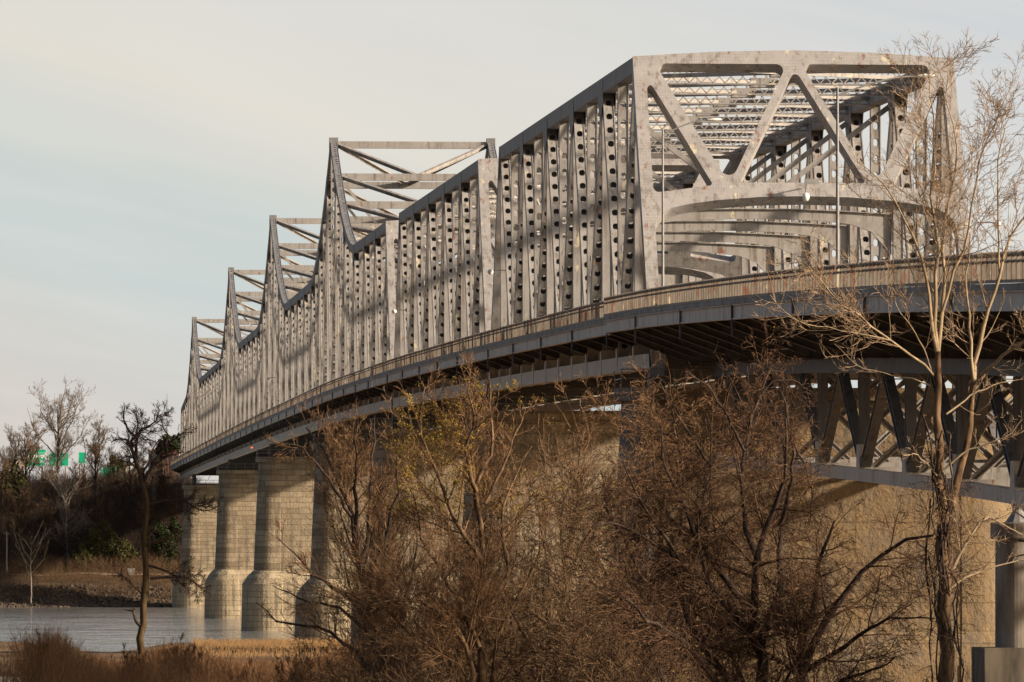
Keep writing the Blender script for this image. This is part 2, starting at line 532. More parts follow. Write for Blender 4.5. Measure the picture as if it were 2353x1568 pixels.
def portal(parent, Yb, Yt, zb, zt):
    """inclined end frame: legs, cambered top strut, W bracing and arched strut, cut from one riveted plate box"""
    def zz(z):
        return zb + (z - 11.65) / 18.45 * (zt - zb)
    outer = [(-9.97, 10.7), (-9.97, 30.6), (-5, 30.92), (0, 31.05), (5, 30.92), (9.97, 30.6), (9.97, 10.7), (9.2, 10.7)] + ARCH[::-1] + [(-9.2, 10.7)]
    h1 = fillet([(-8.63, 30.15), (-0.43, 30.15), (-4.5, 22.47)], [0.40, 0.40, 0.55])
    h2 = fillet([(0, 29.9), (-3.88, 22.62), (3.88, 22.62)], [0.35, 0.12, 0.12])
    h0 = fillet([(-9.2, 29.35), (-5.5, 22.45), (-9.2, 21.95)], [0.2, 0.15, 0.35])
    fl = lambda h: [(-x, z) for x, z in h]
    def tw(c):
        o = np.zeros_like(c)
        o[:, 0] = XM + c[:, 0]
        z = zb + (c[:, 1] - 11.65) / 18.45 * (zt - zb)
        s = (c[:, 1] - 11.65) / 18.45
        dy, dz = Yt - Yb, zt - zb
        ln = math.hypot(dy, dz)
        o[:, 1] = Yb + s * dy + c[:, 2] * dz / ln
        o[:, 2] = z - 0.2 - c[:, 2] * dy / ln
        return o
    return plate_with_holes('portal_frame', outer, [h1, fl(h1), h2, h0, fl(h0)], 0.95, tw, M['portal'], parent)
def sway(parent, Y, zb, zt, extra=None):
    """interior sway frame: laced top strut, two braces in a V and an arched knee strut"""
    mb = MB()
    xa, xb = XN + 0.42, XF - 0.42
    za = zb + 9.95                                      # crown of the arch
    n = 14
    xs = np.linspace(xa, xb, n + 1)
    t = (xs - XM) / (XM - xa)
    top = za + 0.38 - 0.32 * t ** 2
    bot = za - 0.22 - 0.5 * t ** 2 - 1.8 * np.abs(t) ** 9
    for j in range(n):
        P = [(xs[j], bot[j]), (xs[j + 1], bot[j + 1]), (xs[j + 1], top[j + 1]), (xs[j], top[j])]
        mb.prism(P, 1, Y - 0.03, Y + 0.03)
        mb.beam((xs[j], Y, top[j] + 0.03), (xs[j + 1], Y, top[j + 1] + 0.03), 0.4, 0.06, (0, 1, 0))
        mb.beam((xs[j], Y, bot[j] - 0.02), (xs[j + 1], Y, bot[j + 1] - 0.02), 0.3, 0.04, (0, 1, 0))
    zu = min(zt - 0.9, zb + 17.3)
    for x in (xa, xb):
        g = -1 if x == xa else 1
        mb.beam((XM + g * 0.5, Y + 0.05 * g, za + 0.65), (x - g * 0.1, Y + 0.05 * g, zu - 0.2), 0.34, 0.34, (0, 1, 0))
    if zt - zb > 20.5:                                  # tall frames near the towers carry a second strut and V
        mb.beam((xa, Y, zu), (xb, Y, zu), 0.32, 0.62, (0, 1, 0))
        for x in (xa, xb):
            g = -1 if x == xa else 1
            mb.beam((XM + g * 0.5, Y + 0.05 * g, zu + 0.4), (x - g * 0.1, Y + 0.05 * g, zt - 0.6), 0.3, 0.3, (0, 1, 0))
    return mb.build('sway_frame', M['steel'], parent)
def laced_strut(mb, Y, z, near, dz=0.46):
    xa, xb = XN + 0.42, XF - 0.42
    for g in (-1, 1):
        mb.abox((xa, Y - 0.2, z + g * dz - 0.05), (xb, Y + 0.2, z + g * dz + 0.05))
    n = 24 if near else 12
    xs = np.linspace(xa, xb, n + 1)
    for j in range(n):
        mb.beam((xs[j], Y - 0.17, z - dz + 0.05), (xs[j + 1], Y - 0.17, z + dz - 0.05), 0.03, 0.075, (0, 1, 0))
        mb.beam((xs[j], Y - 0.13, z + dz - 0.05), (xs[j + 1], Y - 0.13, z - dz + 0.05), 0.03, 0.075, (0, 1, 0))
def girder_floor(parent, Ys, rx, brk_x0, zdrop, depth, curve=None):
    """deck slab, floor beams with tapered brackets, stringers and fascia for one span"""
    Ya, Yb = Ys[0], Ys[-1]
    yy = np.linspace(Ya, Yb, max(4, int((Yb - Ya) / 6)))
    zr = rail_z(yy)
    mb = MB()
    mb.sweep(np.stack([yy, zr - 1.22], 1), rx - 0.12, mir(rx - 0.12), 0.24)
    mb.build('deck_slab', M['deck'], parent)
    for g in (0, 1):
        mb = MB()
        x0, x1 = rx + 0.02, rx + 0.14
        if g:
            x0, x1 = mir(x1), mir(x0)
        mb.sweep(np.stack([yy, zr - 1.71], 1), x0, x1, 0.72)
        xo = rx - 0.10 if not g else mir(rx + 0.30)
        mb.sweep(np.stack([yy, zr - 2.06], 1), xo, xo + 0.40, 0.05)
        mb.sweep(np.stack([yy, zr - 1.375], 1), xo, xo + 0.40, 0.05)
        for Y in np.arange(Ya + 2, Yb - 2, 8.35):
            z = float(rail_z(Y))
            xs_ = (x0 - 0.018, x0) if not g else (x1, x1 + 0.018)
            mb.abox((xs_[0], Y - 0.03, z - 2.03), (xs_[1], Y + 0.03, z - 1.41))
        mb.build('fascia_beam', M['fascia'], parent)
        mb = MB()
        xc = (x0 - 0.09) if not g else (x1 + 0.09)
        for Y in np.arange(Ya + 6, Yb - 4, 25.0):
            z = float(rail_z(Y))
            mb.tube([(xc, Y, z - 1.3), (xc, Y, z - 2.9)], 0.07, 6)
        mb.sweep(np.stack([yy, zr - 1.12 + 0.02 * np.sin(yy * 0.7)], 1), xc - 0.03, xc + 0.03, 0.05)
        mb.build('drain_pipes', M['under'], parent)
    mb = MB()
    for k in range(8):
        x = XN + 1.2 + k * (XF - XN - 2.4) / 7
        mb.sweep(np.stack([yy, zr - 1.72], 1), x - 0.04, x + 0.04, 0.74)
        mb.sweep(np.stack([yy, zr - 2.10], 1), x - 0.16, x + 0.16, 0.05)
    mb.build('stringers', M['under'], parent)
    for Y in Ys:
        mb = MB()
        z = float(rail_z(Y))
        zt, zb = z - 1.345, z - zdrop
        x0 = brk_x0
        poly = [(rx + 0.15, zt), (rx + 0.15, z - 2.05), (x0 - 0.6, zb + 0.35), (x0, zb), (mir(x0), zb), (mir(x0) + 0.6, zb + 0.35), (mir(rx + 0.15), z - 2.05), (mir(rx + 0.15), zt)]
        mb.prism(poly[::-1], 1, Y - 0.04, Y + 0.04)
        mb.beam((rx + 0.15, Y, z - 2.05 - 0.02), (x0 - 0.6, Y, zb + 0.33), 0.42, 0.05, (0, 1, 0))
        mb.beam((mir(rx + 0.15), Y, z - 2.05 - 0.02), (mir(x0) + 0.6, Y, zb + 0.33), 0.42, 0.05, (0, 1, 0))
        mb.abox((x0 - 0.2, Y - 0.22, zb - 0.05), (mir(x0) + 0.2, Y + 0.22, zb - 0.003))
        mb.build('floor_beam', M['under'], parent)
def railing(parent, Ya, Yb, rx, step, post):
    for g in (0, 1):
        x = rx if not g else mir(rx)
        mb = MB()
        yy = np.linspace(Ya, Yb, max(4, int((Yb - Ya) / 6)))
        zr = rail_z(yy)
        pts = np.stack([np.full_like(yy, x), yy, zr - 0.06], 1)
        mb.tube(pts, 0.075, 6)
        mb.tube(pts - np.array([0, 0, 0.24]), 0.055, 5)
        mb.sweep(np.stack([yy, zr - 1.02], 1), x - 0.09, x + 0.09, 0.12)
        ys = np.arange(Ya + 0.3, Yb - 0.2, step)
        for j, Y in enumerate(ys):
            z = float(rail_z(Y))
            if j % post == 0:
                mb.abox((x - 0.09, Y - 0.07, z - 1.0), (x + 0.09, Y + 0.07, z - 0.10))
                mb.abox((x - 0.10, Y - 0.12, z - 0.12), (x + 0.10, Y + 0.12, z + 0.04))
            else:
                mb.abox((x - 0.018, Y - 0.03, z - 0.97), (x + 0.018, Y + 0.03, z - 0.26))
        mb.build('railing', M['rail'], parent)

def truss_span(label, Ya, Yb, npan, zte, group, portals=(True, True), peaks=(), sections=None, wide=True):
    """through truss: Warren pattern with posts; zte(Y) is the top edge of the top chord"""
    root = thing('truss_span', (XM, Ya, 0), label, 'bridge span', group)
    if sections is None:
        Yn = np.linspace(Ya, Yb, npan + 1)
    else:
        Yn = np.concatenate([np.linspace(a, b, n + 1)[(0 if k == 0 else 1):] for k, (a, b, n) in enumerate(sections)])
    n = len(Yn) - 1
    zb = rail_z(Yn) - 3.75
    zt = np.array([zte(y) for y in Yn]) - 0.5
    rest = {'diagonal': MB(), 'post': MB(), 'hanger': MB()}
    cnt = {'diagonal': 0, 'post': 0, 'hanger': 0}
    def emit(kind, mb):
        cnt[kind] += 1
        mb.build(kind, M['steel'], root)
    # chords
    for X in (XN, XF):
        mb = MB()
        fine = [(Yn[1], zt[1])]
        for i in range(1, n - 1):
            for k in (0.5, 1.0):
                y = Yn[i] + (Yn[i + 1] - Yn[i]) * k
                fine.append((y, zte(y) - 0.5))
        x0, x1 = X - TW / 2, X + TW / 2
        if not peaks:
            mb.sweep(fine, x0, x1, 1.0)
        else:
            run = [fine[0]]
            for a, b in zip(fine[:-1], fine[1:]):
                steep = any(abs((a[0] + b[0]) / 2 - p) < 50 for p in peaks)
                if steep:
                    if len(run) > 1:
                        mb.sweep(run, x0, x1, 1.0)
                    perf(mb, (X, a[0], a[1]), (X, b[0], b[1]), TW, 0.95, a[0] < 1000, 0.8, 0.14, 0.15, 0.1)
                    run = [b]
                else:
                    run.append(b)
            if len(run) > 1:
                mb.sweep(run, x0, x1, 1.0)
            for p in peaks:
                z = zte(p)
                mb.abox((x0 - 0.1, p - 0.55, z - 1.6), (x1 + 0.1, p + 0.55, z + 0.35))
        for i in range(1, n, 2):                                           # gusset plates proud of the chord side
            for g in (-1, 1):
                xx = X + g * (TW / 2 + 0.018)
                y, z = Yn[i], zt[i]
                zl = lambda yy: zte(yy) - 0.5
                if i in (1, n - 1):
                    continue
                P = [(y - 1.7, zl(y - 1.7) + 0.30), (y - 1.7, zl(y - 1.7) - 0.52), (y - 0.9, z - 1.9), (y + 0.9, z - 1.9), (y + 1.7, zl(y + 1.7) - 0.52), (y + 1.7, zl(y + 1.7) + 0.30)]
                mb.prism(P, 0, xx - 0.015, xx + 0.015)
        mb.build('top_chord', M['chord'], root)
        mb = MB()
        mb.sweep(np.stack([Yn, zb], 1), x0, x1, 0.95)
        for i in range(0, n + 1):
            mb.abox((x0 - 0.03, Yn[i] - 0.5, zb[i] - 0.52), (x1 + 0.03, Yn[i] + 0.5, zb[i] + 1.1))
        mb.build('bottom_chord', M['fascia'], root)
        for i in range(n):
            if i in (0, n - 1):
                continue
            near = Yn[i] < 800
            a = np.array([X, Yn[i], zt[i] - 0.1 if i % 2 else zb[i] + 0.3])
            b = np.array([X, Yn[i + 1], zt[i + 1] - 0.1 if (i + 1) % 2 else zb[i + 1] + 0.3])
            tgt = MB() if cnt['diagonal'] < 100 and i < 50 else rest['diagonal']
            perf(tgt, a, b, 0.70, 0.74, near)
            if tgt is not rest['diagonal']:
                emit('diagonal', tgt)
        for i in range(1, n):
            near = Yn[i] < 800
            k = 'post' if i % 2 == 0 else 'hanger'
            a = np.array([X, Yn[i], zb[i] + 0.4])
            b = np.array([X, Yn[i], zt[i] - 0.47])
            tgt = MB() if cnt[k] < 100 else rest[k]
            if k == 'post':
                perf(tgt, a, b, 0.68, 0.60, near, 1.12, 0.185, 0.265)
            else:
                solid_h(tgt, a, b, 0.67, 0.60)
            if tgt is not rest[k]:
                emit(k, tgt)
    for k, mb in rest.items():
        if mb.n:
            o = mb.build(k, M['steel'], root)
            o['kind'] = 'stuff'
    if portals[0]:
        portal(root, Yn[0], Yn[1], zb[0], zt[1])
    if portals[1]:
        portal(root, Yn[n], Yn[n - 1], zb[n], zt[n - 1])
    mb = MB()
    for i in range(1, n):
        near = Yn[i] < 700
        inner = 1 < i < n - 1
        tall = min([abs(Yn[i] - p) for p in peaks] + [999]) < 60
        if i % 2 == 1 and inner:
            sway(root, Yn[i], zb[i], zt[i])
        if inner:
            if tall:
                mb.beam((XN + 0.42, Yn[i], zt[i]), (XF - 0.42, Yn[i], zt[i]), 0.5, 0.85, (0, 1, 0))
            else:
                laced_strut(mb, Yn[i], zt[i] + 0.0, near)
        if i < n - 1:
            a, b = Yn[i], Yn[i + 1]
            za, zbb = zt[i], zt[i + 1]
            ym = (a + b) / 2
            if tall or min([abs(b - p) for p in peaks] + [999]) < 60:
                up, dn = ((a, za), (b, zbb)) if za > zbb else ((b, zbb), (a, za))
                for x in (XN + 0.4, XF - 0.4):
                    mb.ibeam((x, up[0], up[1]), (XM, dn[0], dn[1] + 0.1), 0.42, 0.45, (0, 1, 0.4))
            else:
                zc = zte(ym) - 0.55
                for k, (xx, yy0, zz0) in enumerate(((XN + 0.4, a, za), (XF - 0.4, b, zbb), (XN + 0.4, b, zbb), (XF - 0.4, a, za))):
                    mb.beam((xx, yy0, zz0 - 0.05), (XM + (0.3 if xx > XM else -0.3), ym + (0.2 if yy0 > ym else -0.2), zc), 0.26, 0.17, (0, 0, 1))
                mb.abox((XM - 0.8, ym - 0.4, zc - 0.30), (XM + 0.8, ym + 0.4, zc + 0.30))
    mb.build('lateral_bracing', M['steel'], root)
    girder_floor(root, Yn if n <= 12 else Yn, RX, XN + 0.6, 3.2, 0)
    railing(root, Ya, Yb, RX, 0.5 if Ya < 600 else 1.2, 3 if Ya < 600 else 4)
    return root, Yn

def lin(y0, z0, y1, z1):
    return lambda y: H + z0 + (y - y0) * (z1 - z0) / (y1 - y0)
spanA, YnA = truss_span('nearest through truss span of the steel bridge, with the large riveted portal facing the viewer', 389.0, 522.2, 12, lin(400.2, 30.62, 511, 31.98), 'bridge spans')
spanB, YnB = truss_span('second flat-topped truss span, between the nearest span and the peaked cantilever', 523.6, 655.8, 12, lin(534.5, 32.4, 644.6, 33.75), 'bridge spans')
PK = [(787.0, 49.9), (972.0, 50.1), (1160.5, 50.56), (1397.0, 50.3)]
def zteC(y):
    b = np.interp(y, [650, 669, 733, 920, 1107, 1345, 1447, 1501], [34.05, 34.1, 34.75, 35.2, 35.75, 36.0, 35.0, 32.8])
    for p, z in PK:
        d = abs(y - p)
        if d < 54:
            b = b + (z - b) * (1 - d / 54) ** 1.6
    return H + float(b)
spanC, YnC = truss_span('long cantilever truss with four pointed towers reaching across the river', 657.4, 1501.0, None, zteC, 'bridge spans', (True, True), [p for p, _ in PK],
                        [(657.4, 787, 12), (787, 972, 18), (972, 1160.5, 18), (1160.5, 1397, 22), (1397, 1501, 10)])

# ------------------------------------------------------------------ approach deck truss
AX0, AX1 = 42.0, mir(42.0)
ap = thing('approach_span', (XM, 200, 0), 'deck truss approach span at the right, V shaped web members under its curving roadway', 'bridge span', 'bridge spans')
Yp = np.arange(389 - 1.2, 180, -8.35)[::-1]
girder_floor(ap, Yp, RXA, 40.2, 3.95, 0)
railing(ap, 150, 388.4, RXA, 0.4, 3)
za_t, za_b = rail_z(Yp) - 4.35, rail_z(Yp) - 9.75
nA = len(Yp)
for X in (AX0, AX1):
    mb = MB()
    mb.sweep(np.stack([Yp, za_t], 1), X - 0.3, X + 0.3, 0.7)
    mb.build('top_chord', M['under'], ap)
    mb = MB()
    mb.sweep(np.stack([Yp, za_b], 1), X - 0.32, X + 0.32, 0.62)
    for i in range(nA):
        if (nA - 1 - i) % 2 == 0:
            mb.prism([(Yp[i] - 0.8, za_b[i] - 0.3), (Yp[i] + 0.8, za_b[i] - 0.3), (Yp[i] + 0.45, za_b[i] + 1.5), (Yp[i] - 0.45, za_b[i] + 1.5)], 0, X - 0.335, X + 0.335)
    mb.build('bottom_chord', M['fascia'], ap)
    for i in range(nA - 1):
        lowa = (nA - 1 - i) % 2 == 0
        a = np.array([X, Yp[i], za_b[i] + 0.3 if lowa else za_t[i] - 0.3])
        b = np.array([X, Yp[i + 1], za_t[i + 1] - 0.3 if lowa else za_b[i + 1] + 0.3])
        mb = MB()
        mb.ibeam(a, b, 0.46, 0.5, (1, 0, 0))
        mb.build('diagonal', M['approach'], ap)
    for i in range(nA):
        mb = MB()
        if (nA - 1 - i) % 2 == 0:
            mb.ibeam((X, Yp[i], za_b[i] + 0.3), (X, Yp[i], za_t[i] - 0.35), 0.5, 0.55, (1, 0, 0))
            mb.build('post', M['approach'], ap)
for i in range(nA):
    if (nA - 1 - i) % 2 == 0:
        mb = MB()
        a, b = za_b[i] + 0.2, za_t[i] - 0.2
        m_ = (a + b) / 2
        xm = (AX0 + AX1) / 2
        for x0, x1, dy in ((AX0, xm, 0), (xm, AX1, 0)):
            mb.ibeam((x0 + 0.3, Yp[i] + 0.12, a), (x1 - 0.3, Yp[i] + 0.12, b), 0.3, 0.3, (0, 1, 0))
            mb.ibeam((x0 + 0.3, Yp[i] - 0.12, b), (x1 - 0.3, Yp[i] - 0.12, a), 0.3, 0.3, (0, 1, 0))
        mb.beam((AX0 + 0.33, Yp[i], a), (AX1 - 0.33, Yp[i], a), 0.3, 0.35, (0, 1, 0))
        mb.build('cross_frame', M['steel'], ap)
mb = MB()
for i in range(nA - 1):
    x0, x1 = (AX0, AX1) if i % 2 else (AX1, AX0)
    mb.beam((x0, Yp[i], za_b[i] - 0.05), (x1, Yp[i + 1], za_b[i + 1] - 0.05), 0.3, 0.18, (0, 0, 1))
mb.build('lateral_bracing', M['steel'], ap)

# ------------------------------------------------------------------ piers
def stadium(x0, x1, r, n=10, rec=0.0):
    """plan of a pier: two rounded noses joined by a slightly recessed wall"""
    a = np.linspace(math.pi / 2, 3 * math.pi / 2, 2 * n + 1)
    left = [(x0 + r + r * math.cos(t), r * math.sin(t)) for t in a]
    right = [(x1 - r - r * math.cos(t), -r * math.sin(t)) for t in a]
    w = r - rec
    e = 0.35 * r
    return np.array(left + [(x0 + r + e, -r), (x0 + r + e + 0.05, -w), (x1 - r - e - 0.05, -w), (x1 - r - e, -r)] + right + [(x1 - r - e, r), (x1 - r - e - 0.05, w), (x0 + r + e + 0.05, w), (x0 + r + e, r)])
def loft(mb, rings):
    V = np.concatenate(rings)
    m = len(rings[0])
    i = np.arange(m)
    fs = []
    for k in range(len(rings) - 1):
        fs.append(np.stack([i + k * m, (i + 1) % m + k * m, (i + 1) % m + (k + 1) * m, i + (k + 1) * m], 1))
    fs += [i[None, ::-1], (i + (len(rings) - 1) * m)[None]]
    mb.add(V, fs)
def ring(x0, x1, r, Y, z, rec=0.06):
    s = stadium(x0, x1, r, rec=rec)
    return np.stack([s[:, 0], s[:, 1] + Y, np.full(len(s), z)], 1)
def pier(Y, ztop, zstep, zfoot, label, mat, base=True):
    o = thing('bridge_pier', (XM, Y, zfoot), label, 'bridge pier', 'stone bridge piers')
    mb = MB()
    hgt = np.linspace(0, 1, 4)
    loft(mb, [ring(35.6 + 0.7 * t, mir(35.6 + 0.7 * t), 2.85 - 0.55 * t, Y, zstep + (ztop - 0.75 - zstep) * t) for t in hgt])
    mb.build('shaft', mat, o)
    mb = MB()
    loft(mb, [ring(35.85, mir(35.85), 2.75, Y, ztop - 0.75, 0.0), ring(35.85, mir(35.85), 2.75, Y, ztop, 0.0)])
    mb.build('coping', mat, o)
    mb = MB()
    loft(mb, [ring(33.7, mir(33.7), 4.5, Y, zfoot, 0.1), ring(33.9, mir(33.9), 4.3, Y, zstep - 2.0, 0.1), ring(34.6, mir(34.6), 3.7, Y, zstep - 0.9, 0.08), ring(35.5, mir(35.5), 2.95, Y, zstep - 0.02, 0.06)])
    mb.build('base', M['stone_base'] if mat is M['stone'] else mat, o)
    for X in (XN, XF):
        mb = MB()
        zc = float(rail_z(Y)) - 3.75 - 0.5
        mb.prism([(Y - 0.9, ztop), (Y + 0.9, ztop), (Y + 0.35, zc - 0.02), (Y - 0.35, zc - 0.02)], 0, X - 0.45, X + 0.45)
        mb.build('bearing', M['under'], o)
    mb = MB()
    xs = np.linspace(36.1, mir(36.1), 16)
    for x in xs:
        mb.tube([(x, Y - 2.2, ztop), (x, Y - 2.2, ztop + 1.1)], 0.04, 5)
    for zz in (0.55, 1.1):
        mb.tube([(xs[0], Y - 2.2, ztop + zz), (xs[-1], Y - 2.2, ztop + zz)], 0.04, 5)
        mb.tube([(xs[0], Y - 2.2, ztop + zz), (xs[0], Y + 2.2, ztop + zz)], 0.04, 5)
    mb.tube([(xs[0], Y + 2.2, ztop), (xs[0], Y + 2.2, ztop + 1.1)], 0.04, 5)
    mb.build('railing', M['galv'], o)
    return o
pier(389.6, H + 9.9, H - 4.6, -1, 'nearest and broadest bridge pier, a tan wall behind the approach truss on the right', M['concrete_pier'])
pier(522.9, H + 11.45, H - 4.0, -1, 'second bridge pier from the viewer, its lit blocks showing right of the budding tree', M['stone'])
pier(656.6, H + 12.5, H - 3.6, -1, 'third bridge pier from the viewer, mostly hidden behind the budding tree', M['stone'])
pier(787, H + 13.3, H - 3.0, -1, 'fourth bridge pier from the viewer, at the near shore under the nearest tower', M['stone'])
pier(972, H + 14.4, H - 2.5, -3, 'fifth bridge pier, the nearest one standing fully in the water', M['stone'])
pier(1160.5, H + 14.85, H - 2.7, -3, 'sixth bridge pier, in the river between the two outer water piers', M['stone'])
pier(1397, H + 14.6, H - 3.6, -3, 'farthest bridge pier, at the foot of the far bank', M['stone'])
# approach bent at the right edge
o = thing('bridge_bent', (42, 271.5, 2), 'round grey concrete column with a wide cap carrying the approach truss at the right edge', 'bridge pier')
for X in (AX0, AX1):
    mb = MB()
    cyl = lambda r, z: np.array([(X + r * math.cos(q), 271.5 + r * math.sin(q), z) for q in np.linspace(0, 2 * math.pi, 40, endpoint=False)])
    loft(mb, [cyl(0.97, H - 3.92), cyl(0.95, H + 0.62)])
    mb.build('column', M['concrete'], o)
    mb = MB()
    loft(mb, [cyl(1.12, H + 0.62), cyl(1.16, H + 0.68), cyl(1.16, H + 1.26), cyl(1.10, H + 1.32)])
    mb.build('cap', M['concrete'], o)
    mb = MB()
    mb.abox((X - 1.7, 269.6, 1.0), (X + 1.7, 273.4, H - 3.92))
    mb.build('footing', M['footing'], o)
    mb = MB()
    zc = float(np.interp(271.5, Yp, za_b)) - 0.33
    loft(mb, [np.array([(X + r * math.cos(a), 271.5 + r * math.sin(a), z) for a in np.linspace(0, 2 * math.pi, 12, endpoint=False)]) for r, z in ((0.55, H + 1.32), (0.36, H + 1.6), (0.2, zc - 0.25), (0.3, zc - 0.003))])
    mb.build('bearing', M['galv'], o)
o = thing('abutment', (XM, 1503, 20), 'grey concrete abutment where the bridge meets the far bluff', 'abutment')
mb = MB()
mb.abox((34.5, 1502, 8), (mir(34.5), 1512, H + 16.2))
mb.build('wall', M['concrete'], o)
mb = MB()
mb.abox((30.5, 1502.5, 8), (34.3, 1530, H + 15.2))
mb.build('wing_wall', M['concrete'], o)

# ------------------------------------------------------------------ lamps and small fittings
def lamp_head(mb, p, d, L=0.75, w=0.16):
    d = unit(d)
    u = unit(np.cross(d, (0, 0, 1)))
    v = np.cross(u, d)
    rings = []
    for t, r in ((0, 0.35), (0.15, 0.7), (0.5, 1.0), (0.85, 0.8), (1, 0.25)):
        rings.append(np.array([np.asarray(p) + d * L * t + (u * math.cos(a) * r + v * math.sin(a) * r * 0.55) * w for a in np.linspace(0, 2 * math.pi, 10, endpoint=False)]))
    loft(mb, rings)
def street_lamp(Y, hgt, arm, label):
    z0 = float(rail_z(Y)) - 1.05
    x = RXA + 0.32
    o = thing('street_lamp', (x, Y, z0), label, 'street lamp', 'lamps over the approach roadway')
    zt = float(rail_z(Y)) + hgt
    mb = MB()
    zz = np.linspace(z0, zt, 6)
    mb.tube(np.stack([np.full(6, x), np.full(6, Y), zz], 1), np.linspace(0.085, 0.055, 6), 8)
    mb.abox((x - 0.09, Y - 0.14, z0 - 0.1), (x + 0.14, Y + 0.14, z0 + 0.3))
    mb.build('pole', M['galv'], o, True)
    mb = MB()
    t = np.linspace(0, 1, 9)
    pts = np.stack([x + arm * t, np.full(9, Y), zt - 0.35 + 0.85 * np.sin(t * math.pi / 2)], 1)
    mb.tube(pts, np.linspace(0.05, 0.04, 9), 6)
    arm_o = mb.build('arm', M['galv'], o, True)
    mb = MB()
    lamp_head(mb, pts[-1] - np.array([0.1, 0, 0]), (1, 0, 0.06), 0.85, 0.17)
    mb.build('lamp_head', M['lamp_white'], arm_o, True)
street_lamp(280.3, 7.75, 3.5, 'nearer tall street lamp on the approach, rising in front of the middle of the portal')
street_lamp(356.6, 8.75, 2.5, 'farther street lamp on the approach, beside the left leg of the portal')
def bracket_lamp(X, Y, z, side, label):
    o = thing('bracket_lamp', (X + side * 1.2, Y, z), label, 'lamp', 'bracket lamps on the trusses')
    mb = MB()
    mb.tube([(X + side * 1.35, Y, z + 0.05), (X + side * 0.5, Y, z + 0.12), (X + side * 0.15, Y, z + 0.02)], 0.045, 6)
    mb.build('arm', M['under'], o)
    mb = MB()
    loft(mb, [np.array([(X + r * math.cos(a), Y + r * math.sin(a), z + h) for a in np.linspace(0, 2 * math.pi, 10, endpoint=False)]) for r, h in ((0.06, 0.16), (0.2, 0.1), (0.24, -0.05), (0.18, -0.2), (0.06, -0.26))])
    mb.build('globe', M['lamp_white'], o, True)
bracket_lamp(37.0, 507, H + 22.0, 1, 'small white lamp on a bracket at the far end of the nearest span')
bracket_lamp(37.0, 636, H + 23.7, 1, 'small white lamp on a bracket at the far end of the second span')
bracket_lamp(37.0, 952, H + 25.6, 1, 'small white lamp on a bracket near the second tower')
bracket_lamp(60.5, 399, H + 20.35, -1, 'lamp on a bracket outside the right leg of the portal, against the sky')
# camera dome hanging from the portal arch
p = at(1852, 424, 394.3)
o = thing('hanging_dome', p, 'white camera dome hanging from a bracket at the middle of the portal arch', 'camera')
mb = MB()
mb.tube([p + np.array([0.9, 0.2, 0.22]), p + np.array([0.0, -0.5, 0.22]), p + np.array([-0.04, -0.5, -0.55])], 0.045, 6)
mb.abox(p + np.array([-0.12, -0.55, 0.0]), p + np.array([0.75, -0.43, 0.32]))
mb.build('bracket', M['galv'], o)
mb = MB()
loft(mb, [np.array([(p[0] - 0.04 + r * math.cos(a), p[1] - 0.5 + r * math.sin(a), p[2] + h) for a in np.linspace(0, 2 * math.pi, 12, endpoint=False)]) for r, h in ((0.06, -0.52), (0.2, -0.6), (0.22, -0.85), (0.15, -1.0), (0.05, -1.05))])
mb.build('dome', M['lamp_white'], o, True)
# red navigation light
m, t, b, c = material('red_signal_lamp', 0.4)
b.inputs['Base Color'].default_value = (0.6, 0.08, 0.02, 1)
b.inputs['Emission Color'].default_value = (1, 0.10, 0.01, 1)
b.inputs['Emission Strength'].default_value = 1.6
M['signal'] = m
p = at(578.5, 1029, 985)
o = thing('navigation_light', p, 'small glowing red navigation light under the deck by the second tower', 'signal light')
mb = MB()
lamp_head(mb, p - np.array([0, 0.3, 0]), (0, 1, 0.01), 0.3, 0.17)
mb.build('lens', M['signal'], o, True)
mb = MB()
mb.tube([p + np.array([0, 0.05, 0.15]), p + np.array([0, 0.05, 2.5]), p + np.array([1.2, 0.05, 2.6])], 0.06, 6)
mb.build('hanger', M['under'], o)

# ------------------------------------------------------------------ ground and water
def gnoise(x, y, s, seed):
    r = np.random.default_rng(seed)
    v = 0
    for k in range(5):
        a, ph = r.uniform(0, 6.28), r.uniform(0, 6.28)
        v = v + np.sin((x * math.cos(a) + y * math.sin(a)) * s * (1 + 0.7 * k) + ph) / (1 + k)
    return v
def near_h(x, y):
    shore = 800 - 62 * np.exp(-((x - 9.5) / 6.0) ** 2) + 6 * gnoise(x, y * 0, 0.12, 4)
    z = 1.35 + 0.16 * gnoise(x, y, 0.05, 3)
    up = np.clip((160 - y) / 160, 0, 1)
    z = z + up ** 2 * 8.2
    d = np.clip((shore - y) / 60, -0.35, 1)
    return np.where(d < 1, -0.4 + (z + 0.4) * np.clip(d, -1, 1) - 0.0, z)
def grid_mesh(name, xs, ys, fn, mat, kind='structure'):
    X, Y = np.meshgrid(xs, ys)
    Z = fn(X, Y)
    V = np.stack([X, Y, Z], -1).reshape(-1, 3)
    nx, ny = len(xs), len(ys)
    i = (np.arange(ny - 1)[:, None] * nx + np.arange(nx - 1)[None]).ravel()
    mb = MB()
    mb.add(V, [np.stack([i, i + 1, i + nx + 1, i + nx], 1)])
    return tag(mb.build(name, mat, None, True), kind=kind)
m, t, b, c = material('dry_river_bank', 0.95, 0.1)
oc = c.outputs['Object']
cl = ramp(t, noise(t, oc, 0.05, 6, 0.65), [(0.35, (0.10, 0.058, 0.032)), (0.5, (0.20, 0.125, 0.07)), (0.66, (0.33, 0.225, 0.125))])
cl = mixc(t, ramp(t, noise(t, oc, 0.9, 5, 0.7), [(0.4, (0,) * 3), (0.62, (0.6,) * 3)]), cl, (0.09, 0.052, 0.028))
t.links.new(cl, b.inputs['Base Color'])
bump(t, b, noise(t, oc, 1.6, 6, 0.7), 0.9, 0.3)
M['bank'] = m
